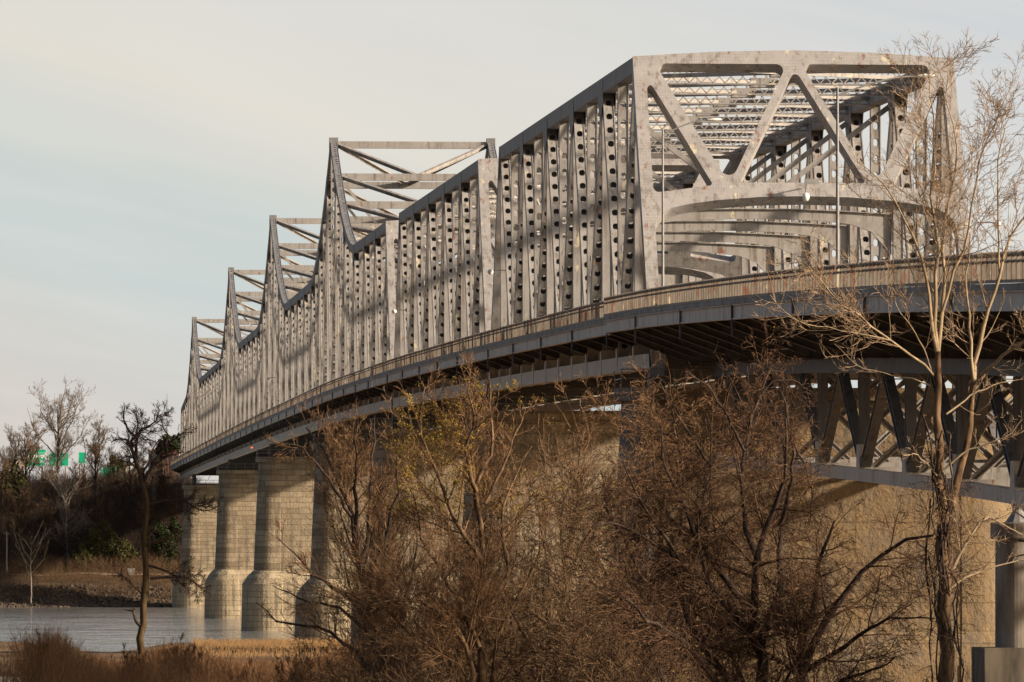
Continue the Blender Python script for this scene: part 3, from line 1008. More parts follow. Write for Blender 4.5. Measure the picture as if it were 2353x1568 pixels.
xs = np.concatenate([np.linspace(-900, -80, 12), np.linspace(-60, 120, 91), np.linspace(140, 900, 12)])
ys = np.concatenate([np.linspace(-300, 100, 16), np.linspace(115, 870, 152)])
grid_mesh('near_bank', xs, ys, near_h, M['bank'])
m, t, b, c = material('river_water', 0.08, 0.5)
oc = c.outputs['Object']
b.inputs['Base Color'].default_value = (0.20, 0.20, 0.195, 1)
b.inputs['IOR'].default_value = 1.33
w1 = noise(t, oc, 1.0, 3, 0.55, (0.12, 0.05, 1))
w2 = noise(t, oc, 1.0, 3, 0.6, (0.9, 0.28, 1))
w3 = noise(t, oc, 1.0, 2, 0.6, (0.03, 0.011, 1))
hh = math_node(t, 'ADD', math_node(t, 'MULTIPLY', w1, 1.3), math_node(t, 'ADD', math_node(t, 'MULTIPLY', w2, 0.5), math_node(t, 'MULTIPLY', w3, 2.0)))
bump(t, b, hh, 1.0, 0.65)
M['water'] = m
grid_mesh('river', np.linspace(-1500, 1500, 31), np.linspace(560, 1470, 15), lambda x, y: x * 0, M['water'])

def far_h(x, y):
    base = np.interp(y, [1380, 1400, 1410, 1424, 1446, 1462, 1500, 1520, 1560, 1640, 2600], [-2.5, -0.8, 0.5, 5.2, 6.2, 7.2, 22, 24.2, 24.6, 25.0, 25.5])
    k = np.clip((y - 1404) / 40, 0, 1)
    n = 0.55 * gnoise(x, y, 0.11, 8) * k + 0.18 * gnoise(x, y, 0.6, 9)
    mound = 4.5 * np.exp(-((x - 26) / 11) ** 2 - ((y - 1575) / 30) ** 2) * 1.2
    return base + n + mound
m, t, b, c = material('wooded_bluff_soil', 0.95, 0.08)
oc = c.outputs['Object']
sp = N(t, 'ShaderNodeSeparateXYZ')
t.links.new(oc, sp.inputs[0])
cl = ramp(t, noise(t, oc, 0.16, 5, 0.65), [(0.35, (0.035, 0.022, 0.015)), (0.55, (0.085, 0.055, 0.035)), (0.68, (0.15, 0.105, 0.06))])
gr = ramp(t, math_node(t, 'ADD', math_node(t, 'MULTIPLY', sp.outputs[1], 0.01), math_node(t, 'MULTIPLY', noise(t, oc, 0.06, 3), 0.25)),
          [(0.0, (0,) * 3), (0.999, (1,) * 3)])
hi = math_node(t, 'GREATER_THAN', sp.outputs[2], 26.0)
gn = ramp(t, noise(t, oc, 0.12, 4, 0.6), [(0.35, (0.055, 0.085, 0.02)), (0.65, (0.12, 0.16, 0.045))])
cl = mixc(t, hi, cl, gn)
t.links.new(cl, b.inputs['Base Color'])
M['bluff'] = m
grid_mesh('far_bank', np.concatenate([np.linspace(-900, -60, 10), np.linspace(-50, 110, 81), np.linspace(130, 900, 10)]),
          np.concatenate([np.linspace(1380, 1640, 66), np.linspace(1700, 2600, 8)]), far_h, M['bluff'])
M['gravel'] = simple('pale_gravel_path', (0.34, 0.27, 0.19), (0.48, 0.40, 0.30), 0.8)
grid_mesh('riverside_path', np.linspace(-300, 60, 181), np.linspace(1447.5, 1450.5, 3), lambda x, y: far_h(x, y) + 0.25 + 0.02 * y / 1000, M['gravel'])
M['sand'] = simple('pale_sand', (0.42, 0.34, 0.24), (0.58, 0.49, 0.37), 0.4)
xs2 = np.linspace(-30, 6.5, 60)
grid_mesh('sand_track', xs2, np.linspace(500, 530, 12), lambda x, y: near_h(x, y) + 0.12 - 0.25 * np.clip((x - 2) / 4, 0, 1), M['sand'])
# riprap stones along the far waterline
def rocks(n, fn, smin, smax):
    ico = np.array([(0, 0, 1), (.894, 0, .447), (.276, .851, .447), (-.724, .526, .447), (-.724, -.526, .447), (.276, -.851, .447),
                    (.724, .526, -.447), (-.276, .851, -.447), (-.894, 0, -.447), (-.276, -.851, -.447), (.724, -.526, -.447), (0, 0, -1)])
    tri = np.array([(0, 1, 2), (0, 2, 3), (0, 3, 4), (0, 4, 5), (0, 5, 1), (1, 6, 2), (2, 7, 3), (3, 8, 4), (4, 9, 5), (5, 10, 1),
                    (2, 6, 7), (3, 7, 8), (4, 8, 9), (5, 9, 10), (1, 10, 6), (6, 11, 7), (7, 11, 8), (8, 11, 9), (9, 11, 10), (10, 11, 6)])
    mb = MB()
    s = rng.uniform(smin, smax, (n, 1, 1)) * rng.uniform(0.6, 1.3, (n, 1, 3)) * rng.uniform(0.75, 1.2, (n, 12, 1))
    V = ico[None] * s
    a = rng.uniform(0, 6.28, n)
    ca, sa = np.cos(a)[:, None], np.sin(a)[:, None]
    V = np.stack([V[..., 0] * ca - V[..., 1] * sa, V[..., 0] * sa + V[..., 1] * ca, V[..., 2]], -1)
    V = V + fn(n)[:, None]
    mb.add(V, [(tri[None] + (np.arange(n) * 12)[:, None, None]).reshape(-1, 3)])
    return mb
def riprap(n):
    x = rng.uniform(-40, 40, n)
    y = rng.uniform(1403, 1422, n)
    return np.stack([x, y, far_h(x, y) + 0.02], -1)
M['rock'] = simple('riprap_stone', (0.028, 0.021, 0.016), (0.12, 0.088, 0.062), 0.9, lo=0.3, hi=0.7)
tag(rocks(4800, riprap, 0.14, 0.48).build('riprap', M['rock']), 'broken pale stones piled along the far waterline', 'riprap', kind='stuff')

# ------------------------------------------------------------------ trees
def polyline(pts, k):
    P = np.asarray(pts, float)
    d = np.concatenate([[0], np.cumsum(np.linalg.norm(np.diff(P, axis=0), axis=1))])
    s = np.linspace(0, d[-1], k)
    return np.stack([np.interp(s, d, P[:, c]) for c in range(3)], 1)
def grow(P0, D, L, npts, wig, up, g):
    n = len(P0)
    P = np.zeros((n, npts, 3))
    P[:, 0] = P0
    d = D.copy()
    st = (L / (npts - 1))[:, None]
    for k in range(1, npts):
        d = d + g.normal(0, wig, (n, 3)) + np.array([0, 0, up])
        d /= np.linalg.norm(d, axis=1, keepdims=True)
        P[:, k] = P[:, k - 1] + d * st
    return P
def spawn(P, Rd, Ls, count, lo, hi, ang, asd, lratio, rratio, rmin, npts, wig, up, g, lmin=0.15, flat=1.0):
    n, k, _ = P.shape
    cnt = g.poisson(count * np.clip(Ls / np.mean(Ls), 0.35, 2.2)) if not np.isscalar(Ls) else np.full(n, count)
    par = np.repeat(np.arange(n), cnt)
    if len(par) == 0:
        return None
    t = g.uniform(lo, hi, len(par)) ** 0.85
    f = t * (k - 1)
    i = np.minimum(f.astype(int), k - 2)
    w = (f - i)[:, None]
    A, B = P[par, i], P[par, i + 1]
    pos = A * (1 - w) + B * w
    T = B - A
    T /= np.maximum(np.linalg.norm(T, axis=1, keepdims=True), 1e-9)
    rr = Rd[par, i] * (1 - w[:, 0]) + Rd[par, i + 1] * w[:, 0]
    q = g.normal(0, 1, (len(par), 3))
    q -= T * np.sum(q * T, 1, keepdims=True)
    q /= np.maximum(np.linalg.norm(q, axis=1, keepdims=True), 1e-9)
    a = R(ang) + g.normal(0, R(asd), len(par))
    D = np.cos(a)[:, None] * T + np.sin(a)[:, None] * q
    L = np.maximum(Ls[par] * lratio * (1 - 0.55 * t) * g.uniform(0.6, 1.25, len(par)), lmin)
    C = grow(pos, D, L, npts, wig, up, g)
    r0 = np.maximum(rr * rratio, rmin)
    RR = np.maximum(r0[:, None] * (1 - np.linspace(0, 0.75, npts)[None]), rmin * 0.55)
    return C, RR, L
def tree(name, label, cat, base, stems, levels, mats, seed, group=None, buds=None, min_r=0.01, parts=('trunk', 'branches'), jit=0.006, ntrunk=0, bare=()):
    """stems: list of (points, r0, r1); levels: dicts for spawn; the thick wood is one part, the finer wood another"""
    g = np.random.default_rng(seed)
    root = thing(name, base, label, cat, group)
    tr, cr, bd = MB(), MB(), MB()
    K = 12
    P = np.stack([polyline(s[0], K) for s in stems])
    P[:, 1:-1] += g.normal(0, jit, (len(stems), K - 2, 3)) * np.linalg.norm(P[:, -1] - P[:, 0], axis=1)[:, None, None]
    Rd = np.stack([np.linspace(s[1], s[2], K) for s in stems])
    Ls = np.array([np.sum(np.linalg.norm(np.diff(p, axis=0), axis=1)) for p in P])
    lb = MB()
    k0 = ntrunk or len(stems)
    V, Q = tubes(P[:k0], Rd[:k0], 8)
    tr.add(V, [Q])
    if ntrunk:
        V, Q = tubes(P[k0:], Rd[k0:], 7)
        lb.add(V, [Q])
    keep = [i for i in range(len(stems)) if i not in bare]
    P, Rd, Ls = P[keep], Rd[keep], Ls[keep]
    for li, lv in enumerate(levels):
        res = spawn(P, Rd, Ls, lv['n'], lv.get('lo', 0.3), lv.get('hi', 1.0), lv.get('ang', 45), lv.get('asd', 14), lv.get('lr', 0.5), lv.get('rr', 0.55),
                    max(min_r, lv.get('rmin', 0)), lv.get('pts', 4), lv.get('wig', 0.16), lv.get('up', 0.05), g, lv.get('lmin', 0.15))
        if res is None:
            break
        P, Rd, Ls = res
        V, Q = tubes(P, Rd, lv.get('sides', 3))
        (tr if lv.get('trunk') else cr).add(V, [Q])
    if buds:
        n, size, zlo, zhi, clump = buds
        E = P[:, -1]
        ok = np.where((E[:, 2] > zlo) & (E[:, 2] < zhi))[0]
        if clump is not None:
            w = gnoise(E[ok, 0] * 1.6, E[ok, 2] * 1.6, 0.7, clump)
            ok = ok[w + g.normal(0, 0.9, len(ok)) > 0.55]
        if len(ok):
            pick = g.choice(ok, n)
            k = g.integers(0, P.shape[1], n)
            c = P[pick, k] + g.normal(0, 0.035, (n, 3))
            a, b_ = g.normal(0, 1, (n, 3)), g.normal(0, 1, (n, 3))
            a /= np.linalg.norm(a, axis=1, keepdims=True)
            b_ -= a * np.sum(a * b_, 1, keepdims=True)
            b_ /= np.linalg.norm(b_, axis=1, keepdims=True)
            sz = g.uniform(0.6, 1.3, (n, 1)) * size
            V = np.stack([c - a * sz, c - b_ * sz * 0.45, c + a * sz, c + b_ * sz * 0.45], 1)
            bd.add(V, [np.arange(n * 4).reshape(-1, 4)])
    tr.build(parts[0], mats[0], root, True)
    if lb.n:
        lb.build('limbs', mats[2], root, True)
    cr.build(parts[1], mats[1], root)
    if buds and bd.n:
        bd.build('buds', M['bud'], root)
    return root
def tracer(x0, y0, sc, Y, jit=1.2, seed=1):
    """points read off an enlarged crop, put back at their own distance"""
    g = np.random.default_rng(seed)
    def f(pts, dy0=0.0, dy1=None):
        n = len(pts)
        dy1_ = g.uniform(-jit, jit) * 1.5 if dy1 is None else dy1
        return [at((x0 + x / sc) * 0.91914, (y0 + y / sc) * 0.91914, Y + dy0 + (dy1_ - dy0) * i / max(1, n - 1)) for i, (x, y) in enumerate(pts)]
    return f
FINE = [dict(n=9, lo=0.25, lr=0.42, ang=42, pts=5, sides=4, wig=0.12, up=0.05),
        dict(n=8, lo=0.2, lr=0.5, ang=40, pts=5, sides=3, wig=0.15, up=0.05),
        dict(n=7, lo=0.2, lr=0.5, ang=40, pts=4, sides=3, wig=0.18, up=0.05),
        dict(n=4, lo=0.2, lr=0.5, ang=42, pts=3, sides=3, wig=0.2, up=0.05)]
def lv(**over):
    out = []
    m = min([len(v) for v in over.values() if isinstance(v, (list, tuple))] + [len(FINE)])
    for i, d in enumerate(FINE[:m]):
        e = dict(d)
        for k, v in over.items():
            e[k] = v[i] if isinstance(v, (list, tuple)) else v
        out.append(e)
    return out

# tall pale forked tree at the right
Yt = 150
a = tracer(1960, 680, 2.6133, Yt, 1.0, 2)
b_ = tracer(1960, 80, 2.6133, Yt, 1.6, 3)
stems = [
    (a([(1040, 2900), (1045, 2300), (1040, 1568), (1020, 1300), (1000, 900), (985, 700), (1005, 520)], 0, 0), 0.23, 0.105),
    (a([(1040, 2300), (1085, 1560), (1170, 1200), (1220, 900), (1243, 720)], 0, 0.8), 0.16, 0.095),
    (a([(1005, 540), (975, 370), (950, 150), (930, 0), (850, -210), (740, -450), (620, -610), (480, -730)], 0), 0.075, 0.015),
    (a([(1005, 520), (1003, 300), (1005, 0), (985, -650), (990, -870), (985, -1010), (960, -1200), (962, -1340)], 0), 0.085, 0.012),
    (a([(1008, 520), (1030, 300), (1045, 100), (1060, -320), (1100, -590), (1130, -770), (1110, -970), (1072, -1150), (1078, -1300)], 0), 0.08, 0.012),
    (a([(1035, 260), (1110, -10), (1190, -220), (1240, -490), (1280, -720), (1370, -950), (1450, -1100), (1500, -1240)], 0), 0.06, 0.010),
    (a([(1243, 720), (1225, 600), (1215, 350), (1195, 150), (1205, -80), (1220, -250)], 0.8), 0.07, 0.02),
    (a([(1243, 720), (1265, 560), (1310, 350), (1360, 200), (1430, 0), (1470, -190), (1600, -380), (1700, -520)], 0.8), 0.09, 0.03),
    (a([(1415, 40), (1405, -470), (1390, -670), (1445, -900), (1400, -1140)], 0.8), 0.045, 0.01),
    (a([(1245, 730), (1290, 670), (1400, 580), (1568, 460), (1800, 300)], 0.8), 0.07, 0.035),
    (a([(980, 680), (900, 600), (780, 510), (660, 430), (540, 340), (430, 250), (300, 120), (170, 0), (60, -90)], 0, -2.5), 0.055, 0.013),
    (a([(700, 450), (450, 400), (200, 350), (100, 330), (0, 270), (-90, 150)], -1.2, -2.5), 0.028, 0.01),
    (a([(965, 650), (900, 480), (845, 370), (750, 260), (700, 120)], 0), 0.035, 0.01),
    (a([(840, 370), (760, 410), (690, 420), (580, 440)], 0), 0.028, 0.012),
    (a([(960, 745), (850, 700), (650, 660), (470, 610), (330, 470)], 0), 0.03, 0.01),
    (a([(1005, 1340), (940, 1260), (860, 1190), (780, 1200)], 0), 0.035, 0.014),
    (a([(1030, 1310), (1200, 1160), (1380, 1110), (1470, 1070), (1560, 960)], 0), 0.045, 0.015),
    (a([(1060, 930), (1150, 860), (1250, 790), (1400, 730), (1560, 700)], 0), 0.04, 0.012),
    (a([(1240, 930), (1320, 880), (1370, 800), (1450, 740)], 0.8), 0.035, 0.012),
    (a([(990, 2150), (1040, 2020), (1180, 1800), (1270, 1640), (1310, 1600), (1420, 1640), (1560, 1720)], 0), 0.085, 0.02),
    (a([(1060, 2080), (1200, 1990), (1400, 1920), (1560, 1880)], 0), 0.05, 0.02),
    (a([(975, -10), (860, -140), (700, -310), (590, -420), (420, -560)], 0), 0.03, 0.008),
]
stems = [(p, r0 * (0.85 if i < 2 else 0.66), r1 * 0.62) for i, (p, r0, r1) in enumerate(stems)]
tree('sycamore_tree', 'tall pale forked bare tree at the right edge, rising past the portal', 'tree', at(2172, 1720, Yt), stems,
     lv(n=[12, 6, 3.4], lr=[0.42, 0.5, 0.56], rr=[0.36, 0.45, 0.6], up=[0.10, 0.08, 0.06], wig=[0.10, 0.12, 0.14], ang=[44, 42, 42], pts=[6, 5, 4], lo=[0.12, 0.1, 0.15]), (M['bark_brown'], M['bark_tan'], M['bark_pale']), 21,
     'foreground trees', None, 0.0065, ntrunk=2, bare=(0, 1))
# climbing vines on its lower trunk
g = np.random.default_rng(5)
vine = MB()
o = thing('climbing_vine', at(2172, 1700, Yt), 'tangle of dark bare vines wrapped round the lower trunk of the tall pale tree', 'vine')
st = []
for k in range(20):
    y0 = g.uniform(1200, 1650)
    x0 = np.interp(y0, [1250, 1650], [2158, 2174]) + g.normal(0, 14)
    pts = [at(x0, y0, Yt - 0.3)]
    x, y = x0, y0
    for j in range(7):
        x += g.normal(0, 9)
        y -= g.uniform(15, 60)
        pts.append(at(x + (2150 - x) * 0.15, y, Yt + g.uniform(-0.45, 0.3)))
    st.append(polyline(pts, 9))
P = np.stack(st)
Rd = np.full(P.shape[:2], 0.02)
V, Q = tubes(P, Rd, 4)
vine.add(V, [Q])
vine.build('stems', M['bark_dark'], o)
Ls = np.full(len(P), 2.2)
vine = MB()
for i in range(2):
    P, Rd, Ls = spawn(P, Rd, Ls, [8, 4][i], 0.05, 1.0, 70, 25, 0.42, 0.5, 0.008, 6, 0.38, -0.16, g)
    V, Q = tubes(P, Rd, 3)
    vine.add(V, [Q])
vine.build('shoots', M['bark_brown'], o)

# big dark multi-stemmed tree, centre right
Yt = 160
a = tracer(1500, 1100, 2.2198, Yt, 2.0, 7)
stems = [
    (a([(900, 1900), (900, 1345), (890, 1200), (850, 1080), (720, 920), (600, 800), (450, 690), (380, 620)], 0), 0.22, 0.05),
    (a([(860, 1100), (840, 960), (740, 830), (620, 680), (540, 560), (400, 440), (300, 300)], 0), 0.12, 0.03),
    (a([(880, 1180), (940, 1000), (1000, 830), (1000, 640), (1000, 480), (960, 300)], 0), 0.13, 0.03),
    (a([(860, 1050), (850, 900), (890, 560), (950, 420), (1000, 250), (1040, 50), (1030, -120)], 0), 0.11, 0.025),
    (a([(1090, 1900), (1090, 1345), (1150, 1200), (1300, 930), (1400, 790), (1550, 650), (1700, 550), (1850, 530)], 0, -2), 0.16, 0.03),
    (a([(1100, 1320), (1140, 1080), (1190, 900), (1200, 700), (1250, 600), (1300, 450)], 0), 0.12, 0.025),
    (a([(800, 1700), (730, 1345), (600, 1180), (480, 1010), (430, 830), (400, 640)], 0), 0.15, 0.03),
    (a([(760, 1600), (640, 1345), (500, 1180), (350, 1040), (250, 1000), (140, 880)], 0), 0.12, 0.025),
    (a([(1110, 1300), (1300, 1180), (1480, 1050), (1600, 1000), (1850, 990)], 0, -2.5), 0.08, 0.014),
    (a([(1250, 1700), (1320, 1345), (1450, 1290), (1540, 1270), (1640, 1200)], 0, -2.5), 0.07, 0.016),
    (a([(890, 700), (820, 500), (780, 300), (800, 60), (880, -230), (960, -420)], 0), 0.08, 0.02),
    (a([(600, 800), (540, 600), (560, 380), (620, 150), (590, -150)], 0), 0.06, 0.016),
    (a([(540, 560), (440, 320), (350, 120), (330, -100)], 0), 0.05, 0.014),
    (a([(1000, 480), (1060, 240), (1070, 30), (1010, -260)], 0), 0.06, 0.016),
    (a([(450, 690), (330, 500), (200, 300), (130, 120)], 0), 0.05, 0.014),
    (a([(380, 620), (220, 520), (60, 460), (-90, 480)], 0), 0.045, 0.014),
    (a([(800, 60), (700, -150), (600, -300), (470, -380)], 0), 0.04, 0.012),
    (a([(880, -230), (960, -330), (1080, -330), (1180, -260)], 0), 0.035, 0.012),
    (a([(620, 150), (480, -60), (380, -220), (330, -330)], 0), 0.04, 0.012),
    (a([(720, 920), (560, 860), (330, 820), (140, 760)], 0), 0.06, 0.014),
    (a([(1030, -60), (1130, 120), (1180, 300), (1160, 480)], 0), 0.04, 0.012),
]
DROOP = lv(n=[14, 8, 6, 1.0], lr=[0.48, 0.68, 0.74, 0.7], rr=[0.42, 0.45, 0.5, 0.6], up=[0.03, -0.05, -0.10, -0.12], wig=[0.10, 0.11, 0.12, 0.14], ang=[50, 46, 42, 40], lo=[0.12, 0.08, 0.08, 0.1], pts=[7, 6, 6, 4])
tree('vine_hung_tree', 'big dark many-stemmed bare tree hung with reddish vines, in front of the nearest pier', 'tree', at(1735, 1750, Yt), stems,
     DROOP, (M['bark_dark'], M['bark_vine']), 22, 'foreground trees', (2500, 0.022, 0, H + 6, 12), 0.0075)

# budding tree in the middle, reddish tree on its left, slim tree on its right
a = tracer(600, 900, 1.9455, 185, 1.6, 9)
stems = [
    (a([(1175, 2000), (1170, 1568), (1165, 1300), (1180, 1100), (1190, 900), (1160, 700), (1150, 540), (1120, 470), (1100, 380)], 0), 0.17, 0.03),
    (a([(1150, 640), (1110, 530), (1100, 430), (1140, 300), (1110, 130), (1120, 40)], 0), 0.07, 0.012),
    (a([(1150, 600), (1230, 430), (1220, 250), (1210, 60)], 0), 0.06, 0.012),
    (a([(1190, 1000), (1060, 800), (990, 650), (940, 500), (890, 380), (870, 250), (900, 130)], 0), 0.08, 0.014),
    (a([(1190, 700), (1300, 470), (1350, 330), (1390, 230)], 0), 0.055, 0.012),
    (a([(1180, 1250), (1310, 1030), (1270, 820), (1300, 640), (1420, 420)], 0), 0.08, 0.014),
    (a([(1165, 1400), (1010, 1080), (900, 900), (860, 700), (800, 540)], 0), 0.08, 0.015),
    (a([(1240, 1900), (1230, 1400), (1330, 1180), (1440, 1000), (1500, 780)], 0), 0.1, 0.016),
    (a([(1130, 1900), (1120, 1450), (1020, 1250), (850, 1150), (640, 1180), (420, 1090)], 0), 0.1, 0.016),
    (a([(1100, 1900), (1000, 1420), (850, 1350), (700, 1200), (560, 1130)], 0), 0.08, 0.016),
]
tree('budding_tree', 'spreading bare tree at the centre with yellow-green buds at its top', 'tree', at(1165, 1800, 185), stems,
     lv(n=[14, 8, 6, 1], rr=0.42, lr=[0.38, 0.66, 0.72, 0.7], up=[0.07, 0.05, 0.02, 0.0], wig=[0.07, 0.08, 0.09, 0.1], ang=[40, 36, 34, 34], lo=[0.12, 0.08, 0.1, 0.1], pts=[7, 6, 5, 4]), (M['bark_brown'], M['bark_red']), 23,
     'foreground trees', (13000, 0.024, H + 1.2, H + 9, 3), 0.008)
a = tracer(600, 900, 1.9455, 215, 2.0, 10)
stems = [
    (a([(720, 2100), (700, 1568), (620, 1250), (590, 1050), (570, 900), (540, 760), (480, 600), (430, 420), (320, 330)], 0), 0.2, 0.02),
    (a([(575, 940), (560, 700), (560, 560), (570, 420), (560, 270)], 0), 0.09, 0.014),
    (a([(590, 1020), (620, 900), (640, 600), (650, 420), (655, 270)], 0), 0.09, 0.014),
    (a([(600, 1100), (700, 900), (760, 640), (760, 420), (790, 270)], 0), 0.09, 0.014),
    (a([(540, 760), (420, 560), (300, 420), (160, 400)], 0), 0.06, 0.012),
    (a([(620, 1250), (540, 1160), (420, 1090), (340, 1020), (280, 960), (180, 860)], 0), 0.1, 0.014),
    (a([(640, 1330), (480, 1200), (350, 1180), (160, 1100)], 0), 0.07, 0.012),
    (a([(700, 1568), (560, 1420), (420, 1300), (200, 1280), (80, 1180)], 0), 0.09, 0.014),
    (a([(690, 1500), (760, 1250), (840, 1050), (860, 850)], 0), 0.1, 0.014),
]
tree('reddish_tree', 'reddish bare tree left of centre whose twigs reach up to the bridge deck', 'tree', at(980, 1800, 215), stems,
     lv(n=[14, 8, 5.5, 1], rr=0.42, lr=[0.28, 0.66, 0.72, 0.7], up=[0.10, 0.07, 0.05, 0.02], wig=[0.07, 0.08, 0.09, 0.1], ang=[38, 34, 32, 32], lo=[0.12, 0.08, 0.1, 0.1], pts=[7, 6, 5, 4]), (M['bark_dark'], M['bark_red']), 24,
     'foreground trees', (1500, 0.022, H - 3, H + 7, 6), 0.009)
a = tracer(600, 900, 1.9455, 200, 1.6, 11)
stems = [
    (a([(1480, 2100), (1500, 1568), (1540, 1300), (1570, 1100), (1600, 900), (1640, 700), (1660, 520), (1675, 330)], 0), 0.13, 0.012),
    (a([(1560, 1200), (1640, 920), (1760, 950), (1900, 1100), (2000, 1300)], 0), 0.06, 0.012),
    (a([(1580, 1060), (1560, 800), (1570, 560), (1540, 380)], 0), 0.05, 0.01),
    (a([(1600, 1000), (1750, 760), (1830, 620), (1880, 640)], 0), 0.06, 0.01),
    (a([(1520, 1500), (1700, 1300), (1850, 1150), (1950, 900)], 0), 0.08, 0.012),
    (a([(1500, 1568), (1400, 1350), (1380, 1150), (1420, 960)], 0), 0.08, 0.012),
]
tree('slim_tree', 'slim bare sapling between the budding tree and the big dark tree', 'tree', at(1330, 1800, 200), stems,
     lv(n=[12, 7, 4.5, 1], rr=0.42, lr=[0.30, 0.66, 0.7, 0.7], up=[0.06, 0.04, 0.02, 0.0], wig=[0.08, 0.09, 0.1, 0.1], ang=[42, 38, 36, 36], lo=[0.12, 0.08, 0.1, 0.1], pts=[7, 6, 5, 4]), (M['bark_brown'], M['bark_red']), 25,
     'foreground trees', (3200, 0.022, 0, H + 5, 8), 0.008)

a = tracer(0, 0, 1.0, 178, 1.5, 14)
d_ = lambda pts, **k: a([(x / 0.91914, y / 0.91914) for x, y in pts], **k)
stems = [
    (d_([(1540, 1840), (1530, 1560), (1510, 1300), (1480, 1120), (1450, 990)]), 0.13, 0.015),
    (d_([(1530, 1500), (1560, 1250), (1570, 1080), (1545, 940)]), 0.10, 0.014),
    (d_([(1520, 1400), (1450, 1270), (1400, 1180), (1380, 1080)]), 0.08, 0.014),
    (d_([(1535, 1450), (1620, 1260), (1640, 1090), (1620, 960)]), 0.09, 0.014),
    (d_([(1515, 1330), (1520, 1180), (1500, 1060), (1500, 960)]), 0.08, 0.014),
    (d_([(1540, 1600), (1470, 1450), (1410, 1350), (1370, 1270)]), 0.08, 0.014),
]
tree('reddish_tree', 'reddish drooping bare tree in front of the nearest pier nose, left of the dark tree', 'tree', at(1540, 1860, 178), stems,
     lv(n=[15, 9, 6, 1], lr=[0.40, 0.66, 0.72, 0.7], rr=0.42, up=[0.03, -0.03, -0.08, -0.1], wig=[0.09, 0.1, 0.11, 0.12], ang=[46, 42, 40, 38], lo=[0.15, 0.08, 0.08, 0.1], pts=[7, 6, 6, 4]), (M['bark_dark'], M['bark_red']), 27,
     'foreground trees', None, 0.0075)

# thicket shrubs filling the foot of the picture between the trees
def shrub_proto(name, label, cat, base, hgt, spread, nst, mats, seed, levels, group, buds=None, min_r=0.009):
    g = np.random.default_rng(seed)
    st = []
    for k in range(nst):
        an, tilt = g.uniform(0, 6.28), g.uniform(0.1, 1.0)
        top = np.array([math.cos(an) * spread * tilt, math.sin(an) * spread * tilt, hgt * g.uniform(0.55, 1.0) * (1.15 - 0.4 * tilt)])
        mid = top * np.array([0.35, 0.35, 0.55]) + g.normal(0, 0.06, 3) * hgt
        b0 = np.array([math.cos(an), math.sin(an), 0]) * 0.35
        st.append(([base + b0 - [0, 0, 0.4], base + mid, base + top], g.uniform(0.03, 0.075) * hgt / 6, 0.012))
    return tree(name, label, cat, base, st, levels, mats, seed, group, buds, min_r)
def copy_tree(o, loc, rz, sc, label):
    c = o.copy()
    col.objects.link(c)
    c.location = loc
    c.rotation_euler = (0, 0, rz)
    c.scale = (sc, sc, sc)
    c['label'] = label
    c['origin'] = [float(v) for v in loc]
    for ch in o.children:
        d = ch.copy()
        col.objects.link(d)
        d.parent = c
        d.location = ch.location
    return c
def ground_at(x, Y):
    p = at(x, VY, Y)
    return np.array([p[0], Y, float(near_h(np.array([p[0]]), np.array([Y]))[0])])
TH = lv(n=[9, 7, 4.5, 1], rr=0.42, lr=[0.52, 0.68, 0.72, 0.7], pts=[6, 6, 5, 4], up=[0.05, 0.01, -0.02, -0.03], wig=[0.09, 0.10, 0.11, 0.12], ang=[42, 40, 38, 38], lo=[0.15] * 4)
s1 = shrub_proto('bare_shrub', 'twiggy brown shrub below the gap between the budding and the reddish tree', 'shrub', ground_at(1020, 195), 7.6, 4.2, 13, (M['bark_dark'], M['bark_brown']), 31, TH, 'thicket shrubs')
spots = [(1290, 190, 0.9, 1.42, 'twiggy brown shrub right of the budding tree trunk'),
         (1410, 184, 2.2, 1.38, 'twiggy brown shrub at the foot of the slim sapling'),
         (800, 205, 3.7, 0.9, 'twiggy brown shrub at the left end of the thicket'),
         (1530, 176, 5.0, 0.9, 'twiggy brown shrub left of the dark tree stems'),
         (900, 222, 1.4, 1.15, 'twiggy brown shrub under the reddish tree'),
         (1130, 226, 4.4, 1.3, 'tall twiggy brown shrub behind the budding tree trunk')]
for x, Y, rz, sc, lab in spots:
    copy_tree(s1, ground_at(x, Y), rz, sc, lab)

